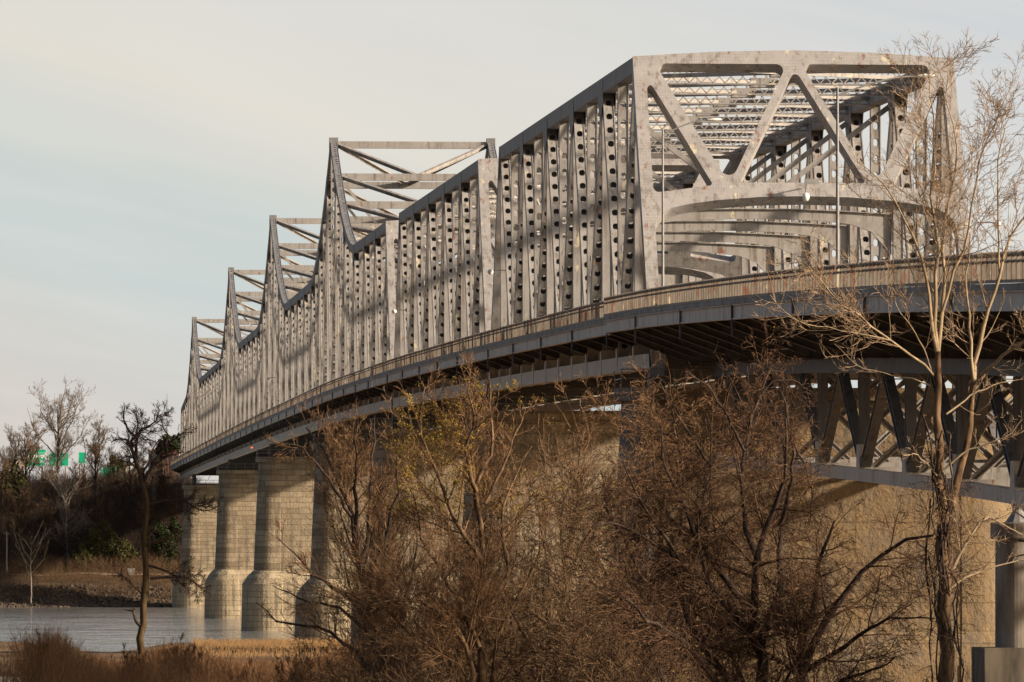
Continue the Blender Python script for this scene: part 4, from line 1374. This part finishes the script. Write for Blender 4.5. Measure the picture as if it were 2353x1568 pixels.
# lone dark tree on the near shore at the left
Yt = 640
a = tracer(200, 960, 4.3556, Yt, 2.5, 12)
stems = [
    (at(325, 1500, Yt) * 0 + np.array([at(328, 1510, Yt), at(326, 1440, Yt), at(331, 1380, Yt), at(333, 1310, Yt), at(335, 1230, Yt), at(336, 1150, Yt), at(333, 1100, Yt), at(326, 1075, Yt)]), 0.38, 0.22),
    ([at(332, 1255, Yt), at(350, 1248, Yt - 0.6), at(385, 1236, Yt - 1.2), at(400, 1223, Yt - 1.6), at(420, 1222, Yt - 2)], 0.2, 0.09),
    (a([(690, 1130), (640, 930), (590, 790), (550, 690), (545, 640), (600, 580), (680, 490), (770, 460), (830, 400), (850, 320)], 0), 0.26, 0.05),
    (a([(550, 690), (520, 620), (470, 600), (390, 600), (340, 640)], 0), 0.15, 0.04),
    (a([(600, 580), (520, 500), (480, 400), (470, 310), (490, 250)], 0), 0.14, 0.04),
    (a([(620, 900), (610, 700), (630, 540), (620, 420), (610, 290)], 0), 0.18, 0.04),
    (a([(690, 1080), (740, 980), (800, 880), (880, 830), (960, 780), (1060, 770), (1130, 740)], 0), 0.2, 0.04),
    (a([(740, 980), (830, 820), (900, 720), (960, 650), (1050, 590), (1120, 530), (1190, 525)], 0), 0.16, 0.035),
    (a([(930, 680), (960, 560), (900, 470), (890, 390)], 0), 0.12, 0.035),
    (a([(640, 930), (540, 860), (460, 830), (380, 790)], 0), 0.14, 0.035),
    (a([(690, 950), (760, 840), (800, 700), (860, 600)], 0), 0.14, 0.035),
    ([at(342, 1300, Yt), at(375, 1310, Yt), at(410, 1325, Yt), at(440, 1335, Yt), at(470, 1352, Yt), at(485, 1345, Yt - 1)], 0.14, 0.04),
    ([at(345, 1330, Yt), at(380, 1327, Yt), at(425, 1327, Yt), at(450, 1340, Yt), at(478, 1365, Yt - 1)], 0.16, 0.04),
    ([at(336, 1160, Yt), at(380, 1150, Yt), at(430, 1155, Yt - 1), at(465, 1178, Yt - 1), at(500, 1165, Yt - 1)], 0.14, 0.04),
    ([at(324, 1440, Yt), at(312, 1425, Yt), at(306, 1405, Yt), at(285, 1400, Yt)], 0.2, 0.05),
    ([at(330, 1370, Yt), at(300, 1340, Yt), at(285, 1325, Yt), at(262, 1322, Yt)], 0.08, 0.03),
]
tree('lone_tree', 'dark crooked bare tree standing alone on the near shore left of the bridge', 'tree', at(328, 1500, Yt), stems,
     lv(n=[14, 8, 4.5], lr=[0.40, 0.55, 0.6], rr=[0.45, 0.5, 0.5], rmin=[0.03, 0.02, 0.016], wig=[0.18, 0.2, 0.22], up=[0.05, 0.03, 0.0], lo=[0.2, 0.15, 0.15], pts=[7, 6, 5]), (M['bark_olive'], M['bark_dark'], M['bark_dark']), 26, None, None, 0.015, ntrunk=2, bare=(0, 1))

# ------------------------------------------------------------------ far bank trees
def far_ground(x, Y):
    p = at(x, VY, Y)
    return np.array([p[0], Y, float(far_h(np.array([p[0]]), np.array([float(Y)]))[0])])
def wild_tree(name, label, x, Y, hgt, spread, seed, mats, clear=0.3, nl=9, upf=0.5, rt=0.3, lvl=None, group='bare trees on the far bluff', lean=0.0, fork=False):
    g = np.random.default_rng(seed)
    b = far_ground(x, Y)
    st = [([b - [0, 0, 0.5], b + [lean * hgt * 0.3, 0, hgt * 0.4], b + [lean * hgt, 0.5, hgt * 0.78]], rt, rt * 0.35)]
    for k in range(nl):
        t = clear + (0.72 - clear) * k / nl
        an = g.uniform(0, 6.28) if not fork else (0 if k % 2 else math.pi) + g.normal(0, 0.5)
        p0 = b + np.array([lean * hgt * t, 0, hgt * t])
        out = spread * g.uniform(0.6, 1.0)
        top = p0 + np.array([math.cos(an) * out, math.sin(an) * out, (hgt - hgt * t) * g.uniform(0.5, 1.0) * (0.4 + upf)])
        mid = (p0 * 0.55 + top * 0.45) + np.array([math.cos(an) * out * 0.16, math.sin(an) * out * 0.16, 0]) + g.normal(0, 0.03 * hgt, 3)
        st.append(([p0, mid, top], rt * 0.42, 0.035))
    L = lvl or lv(n=[10, 7, 5, 2.2], lr=[0.42, 0.55, 0.55, 0.5], rmin=[0.035, 0.025, 0.02, 0.018], up=[0.16, 0.14, 0.1, 0.08], lo=[0.15, 0.12, 0.12, 0.1])
    return tree(name, label, 'tree', b, st, L, mats, seed, group, None, 0.018)
wild_tree('bare_tree', 'tallest bare tree on the far bluff with a broad rounded crown above the green signs', 133, 1512, 27, 8.5, 41, (M['bark_grey'], M['bark_grey']), 0.33, 13, 0.62, 0.42)
t1 = wild_tree('bare_tree', 'dark bare tree on the far bluff just right of the row of green signs', 220, 1506, 19, 5.0, 42, (M['bark_dark'], M['bark_brown']), 0.3, 9, 0.55, 0.3)
wild_tree('bare_tree', 'leaning bare tree against the sky at the left edge of the far bluff', 22, 1510, 19.5, 5.0, 43, (M['bark_dark'], M['bark_grey']), 0.25, 8, 0.6, 0.3, lean=0.12)
wild_tree('white_sycamore', 'white-barked sycamore forking high on the far bluff in front of the green signs', 153, 1470, 22.5, 6.0, 44, (M['bark_white'], M['bark_grey']), 0.5, 6, 0.75, 0.30, fork=True, group='white barked trees on the far bank')
wild_tree('white_sycamore', 'small white-barked tree growing from the riprap at the far waterline', 72, 1409, 19, 5.0, 45, (M['bark_white'], M['bark_brown']), 0.3, 8, 0.5, 0.2, fork=True, group='white barked trees on the far bank',
          lvl=lv(n=[9, 7, 5, 2], lr=[0.36, 0.55, 0.55, 0.5], rmin=[0.03, 0.02, 0.016, 0.015], up=[0.1] * 4))
more = [(60, 1500, 1.0, 'dark bare tree on the bluff just left of the leftmost green sign'),
        (100, 1498, 0.62, 'short bare tree below the leftmost green sign'),
        (190, 1494, 0.66, 'short bare tree below the right end of the row of signs'),
        (262, 1500, 0.70, 'bare tree in front of the single green sign by the grassy mound'),
        (300, 1500, 0.8, 'bare tree on the bluff left of the lone dark tree'),
        (368, 1496, 0.66, 'bare tree at the foot of the abutment'),
        (4, 1490, 0.85, 'bare tree at the very left edge on the slope of the far bluff'),
        (395, 1490, 0.5, 'low bare tree beside the farthest pier'),
        (40, 1478, 0.72, 'bare tree on the bluff slope above the thin grey pole'),
        (112, 1474, 0.66, 'bare tree on the bluff slope left of the tall forking sycamore'),
        (245, 1478, 0.62, 'bare tree on the bluff slope above the ivy thicket'),
        (325, 1476, 0.7, 'bare tree on the bluff slope directly behind the lone dark tree')]
for k, (x, Y, sc, lab) in enumerate(more):
    copy_tree(t1, far_ground(x, Y), 1.7 * k + 0.6, sc, lab)
# woods and undergrowth that read as one dark mass on the slope
def thicket(name, label, cat, n, place, hlo, hhi, mat, side=3, r=0.03, wig=0.2, twigs=2, up=0.03, seed=1, tw_l=0.45):
    g = np.random.default_rng(seed)
    P0 = place(n, g)
    L = g.uniform(hlo, hhi, n)
    if P0.shape[1] == 4:
        L *= P0[:, 3]
        P0 = P0[:, :3]
    D = np.stack([g.normal(0, 0.22, n), g.normal(0, 0.22, n), np.ones(n)], 1)
    P = grow(P0, D / np.linalg.norm(D, axis=1, keepdims=True), L, 4, wig, up, g)
    Rd = np.broadcast_to(np.linspace(1, 0.35, 4)[None] * r, (n, 4))
    mb = MB()
    V, Q = tubes(P, Rd, side)
    mb.add(V, [Q])
    if twigs:
        C, RR, _ = spawn(P, Rd.copy(), L, twigs, 0.25, 1.0, 38, 16, tw_l, 0.7, r * 0.55, 3, wig, up, g)
        V, Q = tubes(C, RR, 3)
        mb.add(V, [Q])
    return tag(mb.build(name, mat), label, cat, kind='stuff')
def slope(n, g):
    x = g.uniform(-38, 42, n)
    y = g.uniform(1462, 1560, n)
    return np.stack([x, y, far_h(x, y) - 0.2, np.interp(y, [1462, 1510, 1560], [1.0, 0.8, 0.42])], 1)
thicket('far_woods', 'dark tangle of bare woods covering the slope of the far bluff', 'woods', 7500, slope, 4, 9.5, M['bark_dark'], 3, 0.05, 0.16, 8, 0.04, 51, 0.5)
def lower(n, g):
    x = g.uniform(-30, 42, n)
    y = g.uniform(1450, 1466, n)
    return np.stack([x, y, far_h(x, y) - 0.2], 1)
thicket('slope_brush', 'brown twiggy brush above the riverside path on the far bank', 'brush', 2200, lower, 1.5, 4.5, M['bark_brown'], 3, 0.03, 0.2, 6, 0.03, 53, 0.5)
def bench(n, g):
    x = g.uniform(-38, 42, n)
    y = g.uniform(1413, 1446, n)
    return np.stack([x, y, far_h(x, y) - 0.1], 1)
thicket('bank_brush', 'low brown brush between the riprap and the riverside path', 'brush', 7500, bench, 0.6, 2.2, M['bark_brown'], 3, 0.03, 0.25, 3, 0.02, 52)
def leaf_mass(name, label, cat, clumps, nleaf, size, mat, seed, group=None, woody=True):
    g = np.random.default_rng(seed)
    c0 = np.array(clumps[0][0])
    root = thing(name, (c0[0], c0[1], clumps[0][2]), label, cat, group)
    mb, wd = MB(), MB()
    for (c, r, gz) in clumps:
        c, r = np.array(c), np.array(r)
        n = int(nleaf / len(clumps))
        q = g.normal(0, 1, (n, 3))
        q /= np.linalg.norm(q, axis=1, keepdims=True)
        q *= (g.uniform(0.25, 1.0, (n, 1)) ** 0.45) * (1 + 0.28 * np.sin(q[:, :1] * 5 + q[:, 2:] * 4 + seed))
        p = c + q * r
        a, b2 = g.normal(0, 1, (n, 3)), g.normal(0, 1, (n, 3))
        a /= np.linalg.norm(a, axis=1, keepdims=True)
        b2 -= a * np.sum(a * b2, 1, keepdims=True)
        b2 /= np.linalg.norm(b2, axis=1, keepdims=True)
        s = g.uniform(0.5, 1.4, (n, 1)) * size
        mb.add(np.stack([p - a * s, p - b2 * s * 0.6, p + a * s, p + b2 * s * 0.6], 1), [np.arange(n * 4).reshape(-1, 4)])
        for k in range(4):
            wd.tube([(c[0] + g.normal(0, 0.3), c[1], gz - 0.3), (c[0] + g.normal(0, 0.4) * r[0], c[1], c[2]), c + g.normal(0, 0.4, 3) * r], [0.09, 0.06, 0.03], 5)
    mb.build('foliage', mat, root)
    wd.build('stems', M['bark_dark'], root)
    return root
def fc(x, y, Y, r, rz=None):
    p = at(x, y, Y)
    gz = float(far_h(np.array([p[0]]), np.array([float(Y)]))[0])
    return (p, (r, r, rz or r), gz)
leaf_mass('ivy_thicket', 'olive green vine-covered thicket above the riverside path, left of the lone dark tree', 'shrub', [fc(215, 1255, 1462, 3.2, 3.6), fc(240, 1240, 1466, 3.4, 4.2), fc(265, 1262, 1460, 2.8, 3.2), fc(190, 1280, 1458, 2.4, 2.4), fc(290, 1270, 1458, 2.6, 2.6)], 5200, 0.26, M['leaf_ivy'], 61)
leaf_mass('evergreen_bush', 'dark evergreen bush right of the lone dark tree, beside the farthest pier', 'shrub', [fc(385, 1255, 1464, 2.6, 4.4), fc(365, 1235, 1468, 2.6, 4.0), fc(402, 1225, 1468, 2.2, 3.4)], 5200, 0.26, M['leaf_dark'], 62)
leaf_mass('cedar_tree', 'small olive cedar beside the single green sign on the plateau', 'tree', [fc(268, 1085, 1618, 2.6, 3.8)], 2600, 0.35, M['leaf_ivy'], 63)
leaf_mass('pine_tree', 'dark evergreen tree top behind the brick building by the bridge end', 'tree', [fc(395, 1018, 1640, 3.2, 2.2), fc(378, 1030, 1642, 2.0, 2.0)], 3200, 0.35, M['leaf_dark'], 64)
leaf_mass('olive_bush', 'olive bush at the left edge below the sky line', 'shrub', [fc(12, 1120, 1500, 4.0, 5.5), fc(35, 1140, 1496, 3.0, 4.0)], 5000, 0.3, M['leaf_ivy'], 65)

def right_woods(n, g):
    x = g.uniform(30, 42, n)
    y = g.uniform(128, 160, n)
    return np.stack([x, y, near_h(x, y) - 0.2, np.clip(0.75 + (x - 29) * 0.03, 0.7, 1.0)], 1)
thicket('riverside_woods', 'dense bare woods standing beyond the right edge', 'woods', 520, right_woods, 11, 16, M['bark_dark'], 4, 0.07, 0.08, 40, 0.05, 81, 0.22)

# ------------------------------------------------------------------ highway signs and far buildings
m, t, b, c = material('sign_green', 0.5, 0.4)
b.inputs['Base Color'].default_value = (0.0, 0.30, 0.16, 1)
M['green'] = m
m, t, b, c = material('sign_white', 0.5, 0.4)
b.inputs['Base Color'].default_value = (0.72, 0.72, 0.68, 1)
M['white'] = m
M['pole_rust'] = simple('rusty_sign_post', (0.16, 0.075, 0.04), (0.28, 0.15, 0.09), 1.0)
def text_mesh(name, s, size, loc, parent, mat, rot=(R(90), 0, 0)):
    cu = bpy.data.curves.new(name, 'FONT')
    cu.body = s
    cu.size = size
    cu.align_x, cu.align_y = 'CENTER', 'CENTER'
    cu.extrude = 0.012
    tmp = bpy.data.objects.new(name, cu)
    col.objects.link(tmp)
    me = bpy.data.meshes.new_from_object(tmp.evaluated_get(bpy.context.evaluated_depsgraph_get()))
    bpy.data.objects.remove(tmp)
    bpy.data.curves.remove(cu)
    me.materials.clear()
    me.materials.append(mat)
    o = bpy.data.objects.new(name, me)
    col.objects.link(o)
    o.parent = parent
    o.location = np.asarray(loc) - root_loc(parent)
    o.rotation_euler = rot
    return o
def road_sign(x0, y0, x1, y1, Y, label, tab=None, words=(), shields=0):
    a, b2 = at(x0, y0, Y), at(x1, y1, Y)
    w, h = b2[0] - a[0], a[2] - b2[2]
    cx, cz = (a[0] + b2[0]) / 2, (a[2] + b2[2]) / 2
    gz = float(far_h(np.array([cx]), np.array([float(Y)]))[0])
    o = thing('highway_sign', (cx, Y, gz), label, 'road sign', 'green highway signs')
    mb = MB()
    mb.abox((cx - w / 2, Y - 0.05, cz - h / 2), (cx + w / 2, Y + 0.05, cz + h / 2))
    p = mb.build('panel', M['green'], o)
    mb = MB()
    for lo, hi in (((-w / 2 + 0.05, h / 2 - 0.11), (w / 2 - 0.05, h / 2 - 0.05)), ((-w / 2 + 0.05, -h / 2 + 0.05), (w / 2 - 0.05, -h / 2 + 0.11)),
                   ((-w / 2 + 0.05, -h / 2 + 0.115), (-w / 2 + 0.11, h / 2 - 0.115)), ((w / 2 - 0.11, -h / 2 + 0.115), (w / 2 - 0.05, h / 2 - 0.115))):
        mb.abox((cx + lo[0], Y - 0.062, cz + lo[1]), (cx + hi[0], Y - 0.053, cz + hi[1]))
    mb.build('border', M['white'], p)
    if tab:
        c0, c1 = at(tab[0], tab[1], Y), at(tab[2], tab[3], Y)
        mb = MB()
        mb.abox((c0[0], Y - 0.045, cz + h / 2 + 0.01), (c1[0], Y + 0.045, c0[2]))
        mb.build('exit_tab', M['green'], o)
    for k in range(shields):
        sx = cx + (k - (shields - 1) / 2) * w * 0.235
        sz = cz + h * 0.22
        mb = MB()
        mb.prism([(sx - 0.42, sz + 0.40), (sx - 0.45, sz - 0.05), (sx, sz - 0.5), (sx + 0.45, sz - 0.05), (sx + 0.42, sz + 0.40)], 1, Y - 0.085, Y - 0.055)
        mb.build('route_shield', M['white'], p)
    for s, size, dx, dz in words:
        text_mesh('lettering', s, size, (cx + dx, Y - 0.07, cz + dz * h), p, M['white'])
    mb = MB()
    for dx in (-w * 0.33, w * 0.33):
        mb.tube([(cx + dx, Y + 0.2, gz - 0.3), (cx + dx, Y + 0.2, cz + h * 0.4)], 0.14, 6)
        mb.abox((cx + dx - 0.1, Y + 0.052, cz - 0.15), (cx + dx + 0.1, Y + 0.3, cz + 0.15))
    mb.build('posts', M['pole_rust'], o)
YS = 1600
road_sign(60, 1040.5, 103.5, 1072, YS, 'leftmost green highway sign with four white route shields and the words Crump Blvd', (77, 1033.5, 105, 1040), [('Crump Blvd', 0.95, 0, -0.14)], 4)
road_sign(113, 1041, 158, 1072, YS + 2, 'second green highway sign, behind the tall bare tree', None, (), 1)
road_sign(180, 1039, 197, 1066, YS + 3, 'third green highway sign, at the right end of the row', None, (), 0)
road_sign(230.5, 1078, 268, 1109, YS - 10, 'lower single green highway sign by the grassy mound', (238, 1073, 268, 1077), (), 0)
M['wall_white'] = simple('pale_stucco', (0.5, 0.45, 0.38), (0.64, 0.58, 0.5), 0.3)
M['wall_brick'] = stone('faded_red_brick', (0.20, 0.10, 0.08), (0.16, 0.085, 0.07), (0.6, 0.25), 0.8)
M['wall_tan'] = simple('tan_wall', (0.36, 0.27, 0.19), (0.46, 0.36, 0.26), 0.3)
M['glass_dark'] = simple('dark_window_glass', (0.02, 0.02, 0.025), (0.05, 0.05, 0.055), 1.0, 0.15, 0.5)
def far_building(x0, x1, ytop, Y, depth, label, mat, cols=3, rows=2):
    a, b2 = at(x0, ytop, Y), at(x1, ytop, Y)
    cx = (a[0] + b2[0]) / 2
    gz = float(far_h(np.array([cx]), np.array([float(Y)]))[0]) - 0.5
    o = thing('building', (cx, Y, gz), label, 'building', 'buildings on the far bluff')
    mb = MB()
    mb.abox((a[0], Y, gz), (b2[0], Y + depth, a[2]))
    mb.build('wall', mat, o)
    mb = MB()
    mb.abox((a[0] - 0.25, Y - 0.25, a[2] + 0.003), (b2[0] + 0.25, Y + depth + 0.25, a[2] + 0.45))
    mb.build('roof', M['concrete'], o)
    w, h = b2[0] - a[0], a[2] - gz
    for r in range(rows):
        for k in range(cols):
            mb = MB()
            x = a[0] + w * (k + 0.5) / cols
            z = a[2] - h * (r + 0.55) / (rows + 0.6)
            mb.abox((x - w / cols * 0.27, Y - 0.04, z - 0.8), (x + w / cols * 0.27, Y - 0.004, z + 0.8))
            mb.build('window', M['glass_dark'], o)
far_building(374, 412, 1030, 1640, 12, 'faded brick building behind the bridge end', M['wall_brick'], 3, 2)
far_building(343, 373, 1036, 1650, 12, 'tan building between the lone dark tree and the brick building', M['wall_tan'], 3, 2)
far_building(272, 302, 1070, 1680, 12, 'pale building right of the single green sign', M['wall_white'], 3, 2)
far_building(6, 56, 1058, 1700, 14, 'long tan building behind the trees at the left edge', M['wall_tan'], 6, 2)
far_building(106, 124, 1098, 1570, 8, 'small tan house below the row of green signs', M['wall_tan'], 2, 1)
far_building(282, 310, 1095, 1612, 8, 'low tan house on the grassy mound', M['wall_tan'], 3, 1)
# mast, poles and cabinet
def mast(x, y0, y1, Y, r, label, name, cat, head=False):
    a, b2 = at(x, y0, Y), at(x, y1, Y)
    gz = float(far_h(np.array([a[0]]), np.array([float(Y)]))[0])
    zb = gz if y1 is None or b2[2] < gz else gz
    o = thing(name, (a[0], Y, gz), label, cat)
    mb = MB()
    mb.tube([(a[0], Y, gz - 0.3), (a[0], Y, (gz + a[2]) / 2), (a[0], Y, a[2])], [r, r * 0.85, r * 0.6], 8)
    mb.build('pole', M['under'] if head else M['galv'], o, True)
    mb = MB()
    if head:
        loft(mb, [np.array([(a[0] + rr * math.cos(q), Y + rr * math.sin(q), a[2] + h) for q in np.linspace(0, 2 * math.pi, 12, endpoint=False)]) for rr, h in ((0.3, -1.2), (0.85, -0.9), (0.85, 0.0), (0.3, 0.2))])
        mb.tube([(a[0], Y, a[2] + 0.3), (a[0], Y, a[2] + 6)], [0.12, 0.05], 5)
        mb.build('platform', M['under'], o)
    else:
        mb.abox((a[0] - 0.7, Y - 0.06, a[2] - 0.45), (a[0] + 0.7, Y + 0.06, a[2] - 0.3))
        mb.build('crossarm', M['galv'], o)
mast(383.5, 948, 1060, 2100, 0.2, 'slender grey mast with a ring platform far behind the lone dark tree', 'communication_mast', 'mast', True)
mast(16, 1222, 1316, 1448, 0.16, 'thin grey pole beside the riverside path at the left edge', 'utility_pole', 'pole')
mast(43, 1010, 1100, 1540, 0.2, 'dark utility pole against the sky left of the green signs', 'utility_pole', 'pole')
p = far_ground(302, 1452)
o = thing('utility_cabinet', p, 'small pale grey cabinet beside the riverside path', 'cabinet')
mb = MB()
mb.abox(p + np.array([-0.8, -0.6, -0.1]), p + np.array([0.8, 0.6, 1.45]))
mb.build('body', M['galv'], o)
mb = MB()
mb.abox(p + np.array([-0.9, -0.7, 1.453]), p + np.array([0.9, 0.7, 1.56]))
mb.build('lid', M['concrete'], o)

# ------------------------------------------------------------------ near bank brush and grass
_bx = np.array([-60, 20, 50, 80, 105, 140, 175, 215, 260, 310, 345, 400, 440, 500, 560, 640, 720, 800, 900, 1100])
_by = np.array([1480, 1476, 1446, 1424, 1424, 1448, 1480, 1496, 1506, 1500, 1482, 1462, 1478, 1500, 1506, 1508, 1500, 1480, 1450, 1420])
def brush_place(n, g):
    xp = g.uniform(-40, 1050, n)
    Y = g.uniform(375, 610, n)
    X = (xp - VX) * Y / F
    z = near_h(X, Y)
    top = H + (VY - np.interp(xp, _bx, _by) - np.abs(g.normal(0, 14, n))) * Y / F
    hh = np.clip(top - z, 0.0, 6.0)
    keep = (hh > 0.35) & ~((xp < 110) & (Y > 470)) & ~((xp < 62) & (g.random(n) < 0.75)) & (gnoise(X, Y, 0.35, 17) + g.normal(0, 0.7, n) > -0.6)
    return np.stack([X, Y, z - 0.1, hh], 1)[keep]
_q = brush_place(26000, np.random.default_rng(74))
thicket('shore_brush', 'rust-brown brush growing across the near bank at the lower left', 'brush', len(_q), lambda n, g: _q, 0.72, 1.0, M['reed'], 3, 0.016, 0.10, 3, 0.06, 71, 0.36)
def grass_place(n, g):
    y = g.uniform(640, 800, n)
    x = y / F * (g.uniform(410, 1700, n))
    z = near_h(x, y)
    keep = z > 0.15
    return np.stack([x, y, z - 0.05], 1)[keep]
gN = np.random.default_rng(72)
_p = grass_place(22000, gN)
thicket('dry_grass', 'straw coloured dry grass on the near shore below the piers', 'grass', len(_p), lambda n, g: _p, 0.3, 0.75, M['straw'], 3, 0.035, 0.12, 0, 0.0, 73)
s2 = shrub_proto('shore_shrub', 'upright twiggy shrub standing above the rust-brown brush at the lower left', 'shrub', ground_at(95, 415), 4.6, 1.5, 16, (M['bark_brown'], M['reed']), 33,
                 lv(n=[8, 6, 4, 2], lr=[0.45, 0.5, 0.5, 0.5], up=0.15, wig=0.12, ang=28, lo=0.2), 'shore shrubs', None, 0.012)
for x, Y, rz, sc, lab in ((300, 420, 1.2, 0.8, 'twiggy shrub left of the foot of the lone dark tree'), (420, 410, 2.6, 0.95, 'twiggy shrub right of the foot of the lone dark tree'),
                          (560, 380, 4.0, 0.8, 'twiggy shrub in front of the tan grass on the near shore'), (690, 360, 5.1, 1.0, 'twiggy shrub at the left foot of the thicket')):
    copy_tree(s2, ground_at(x, Y), rz, sc, lab)
for o in list(scene.objects):
    if 'origin' in o:
        del o['origin']
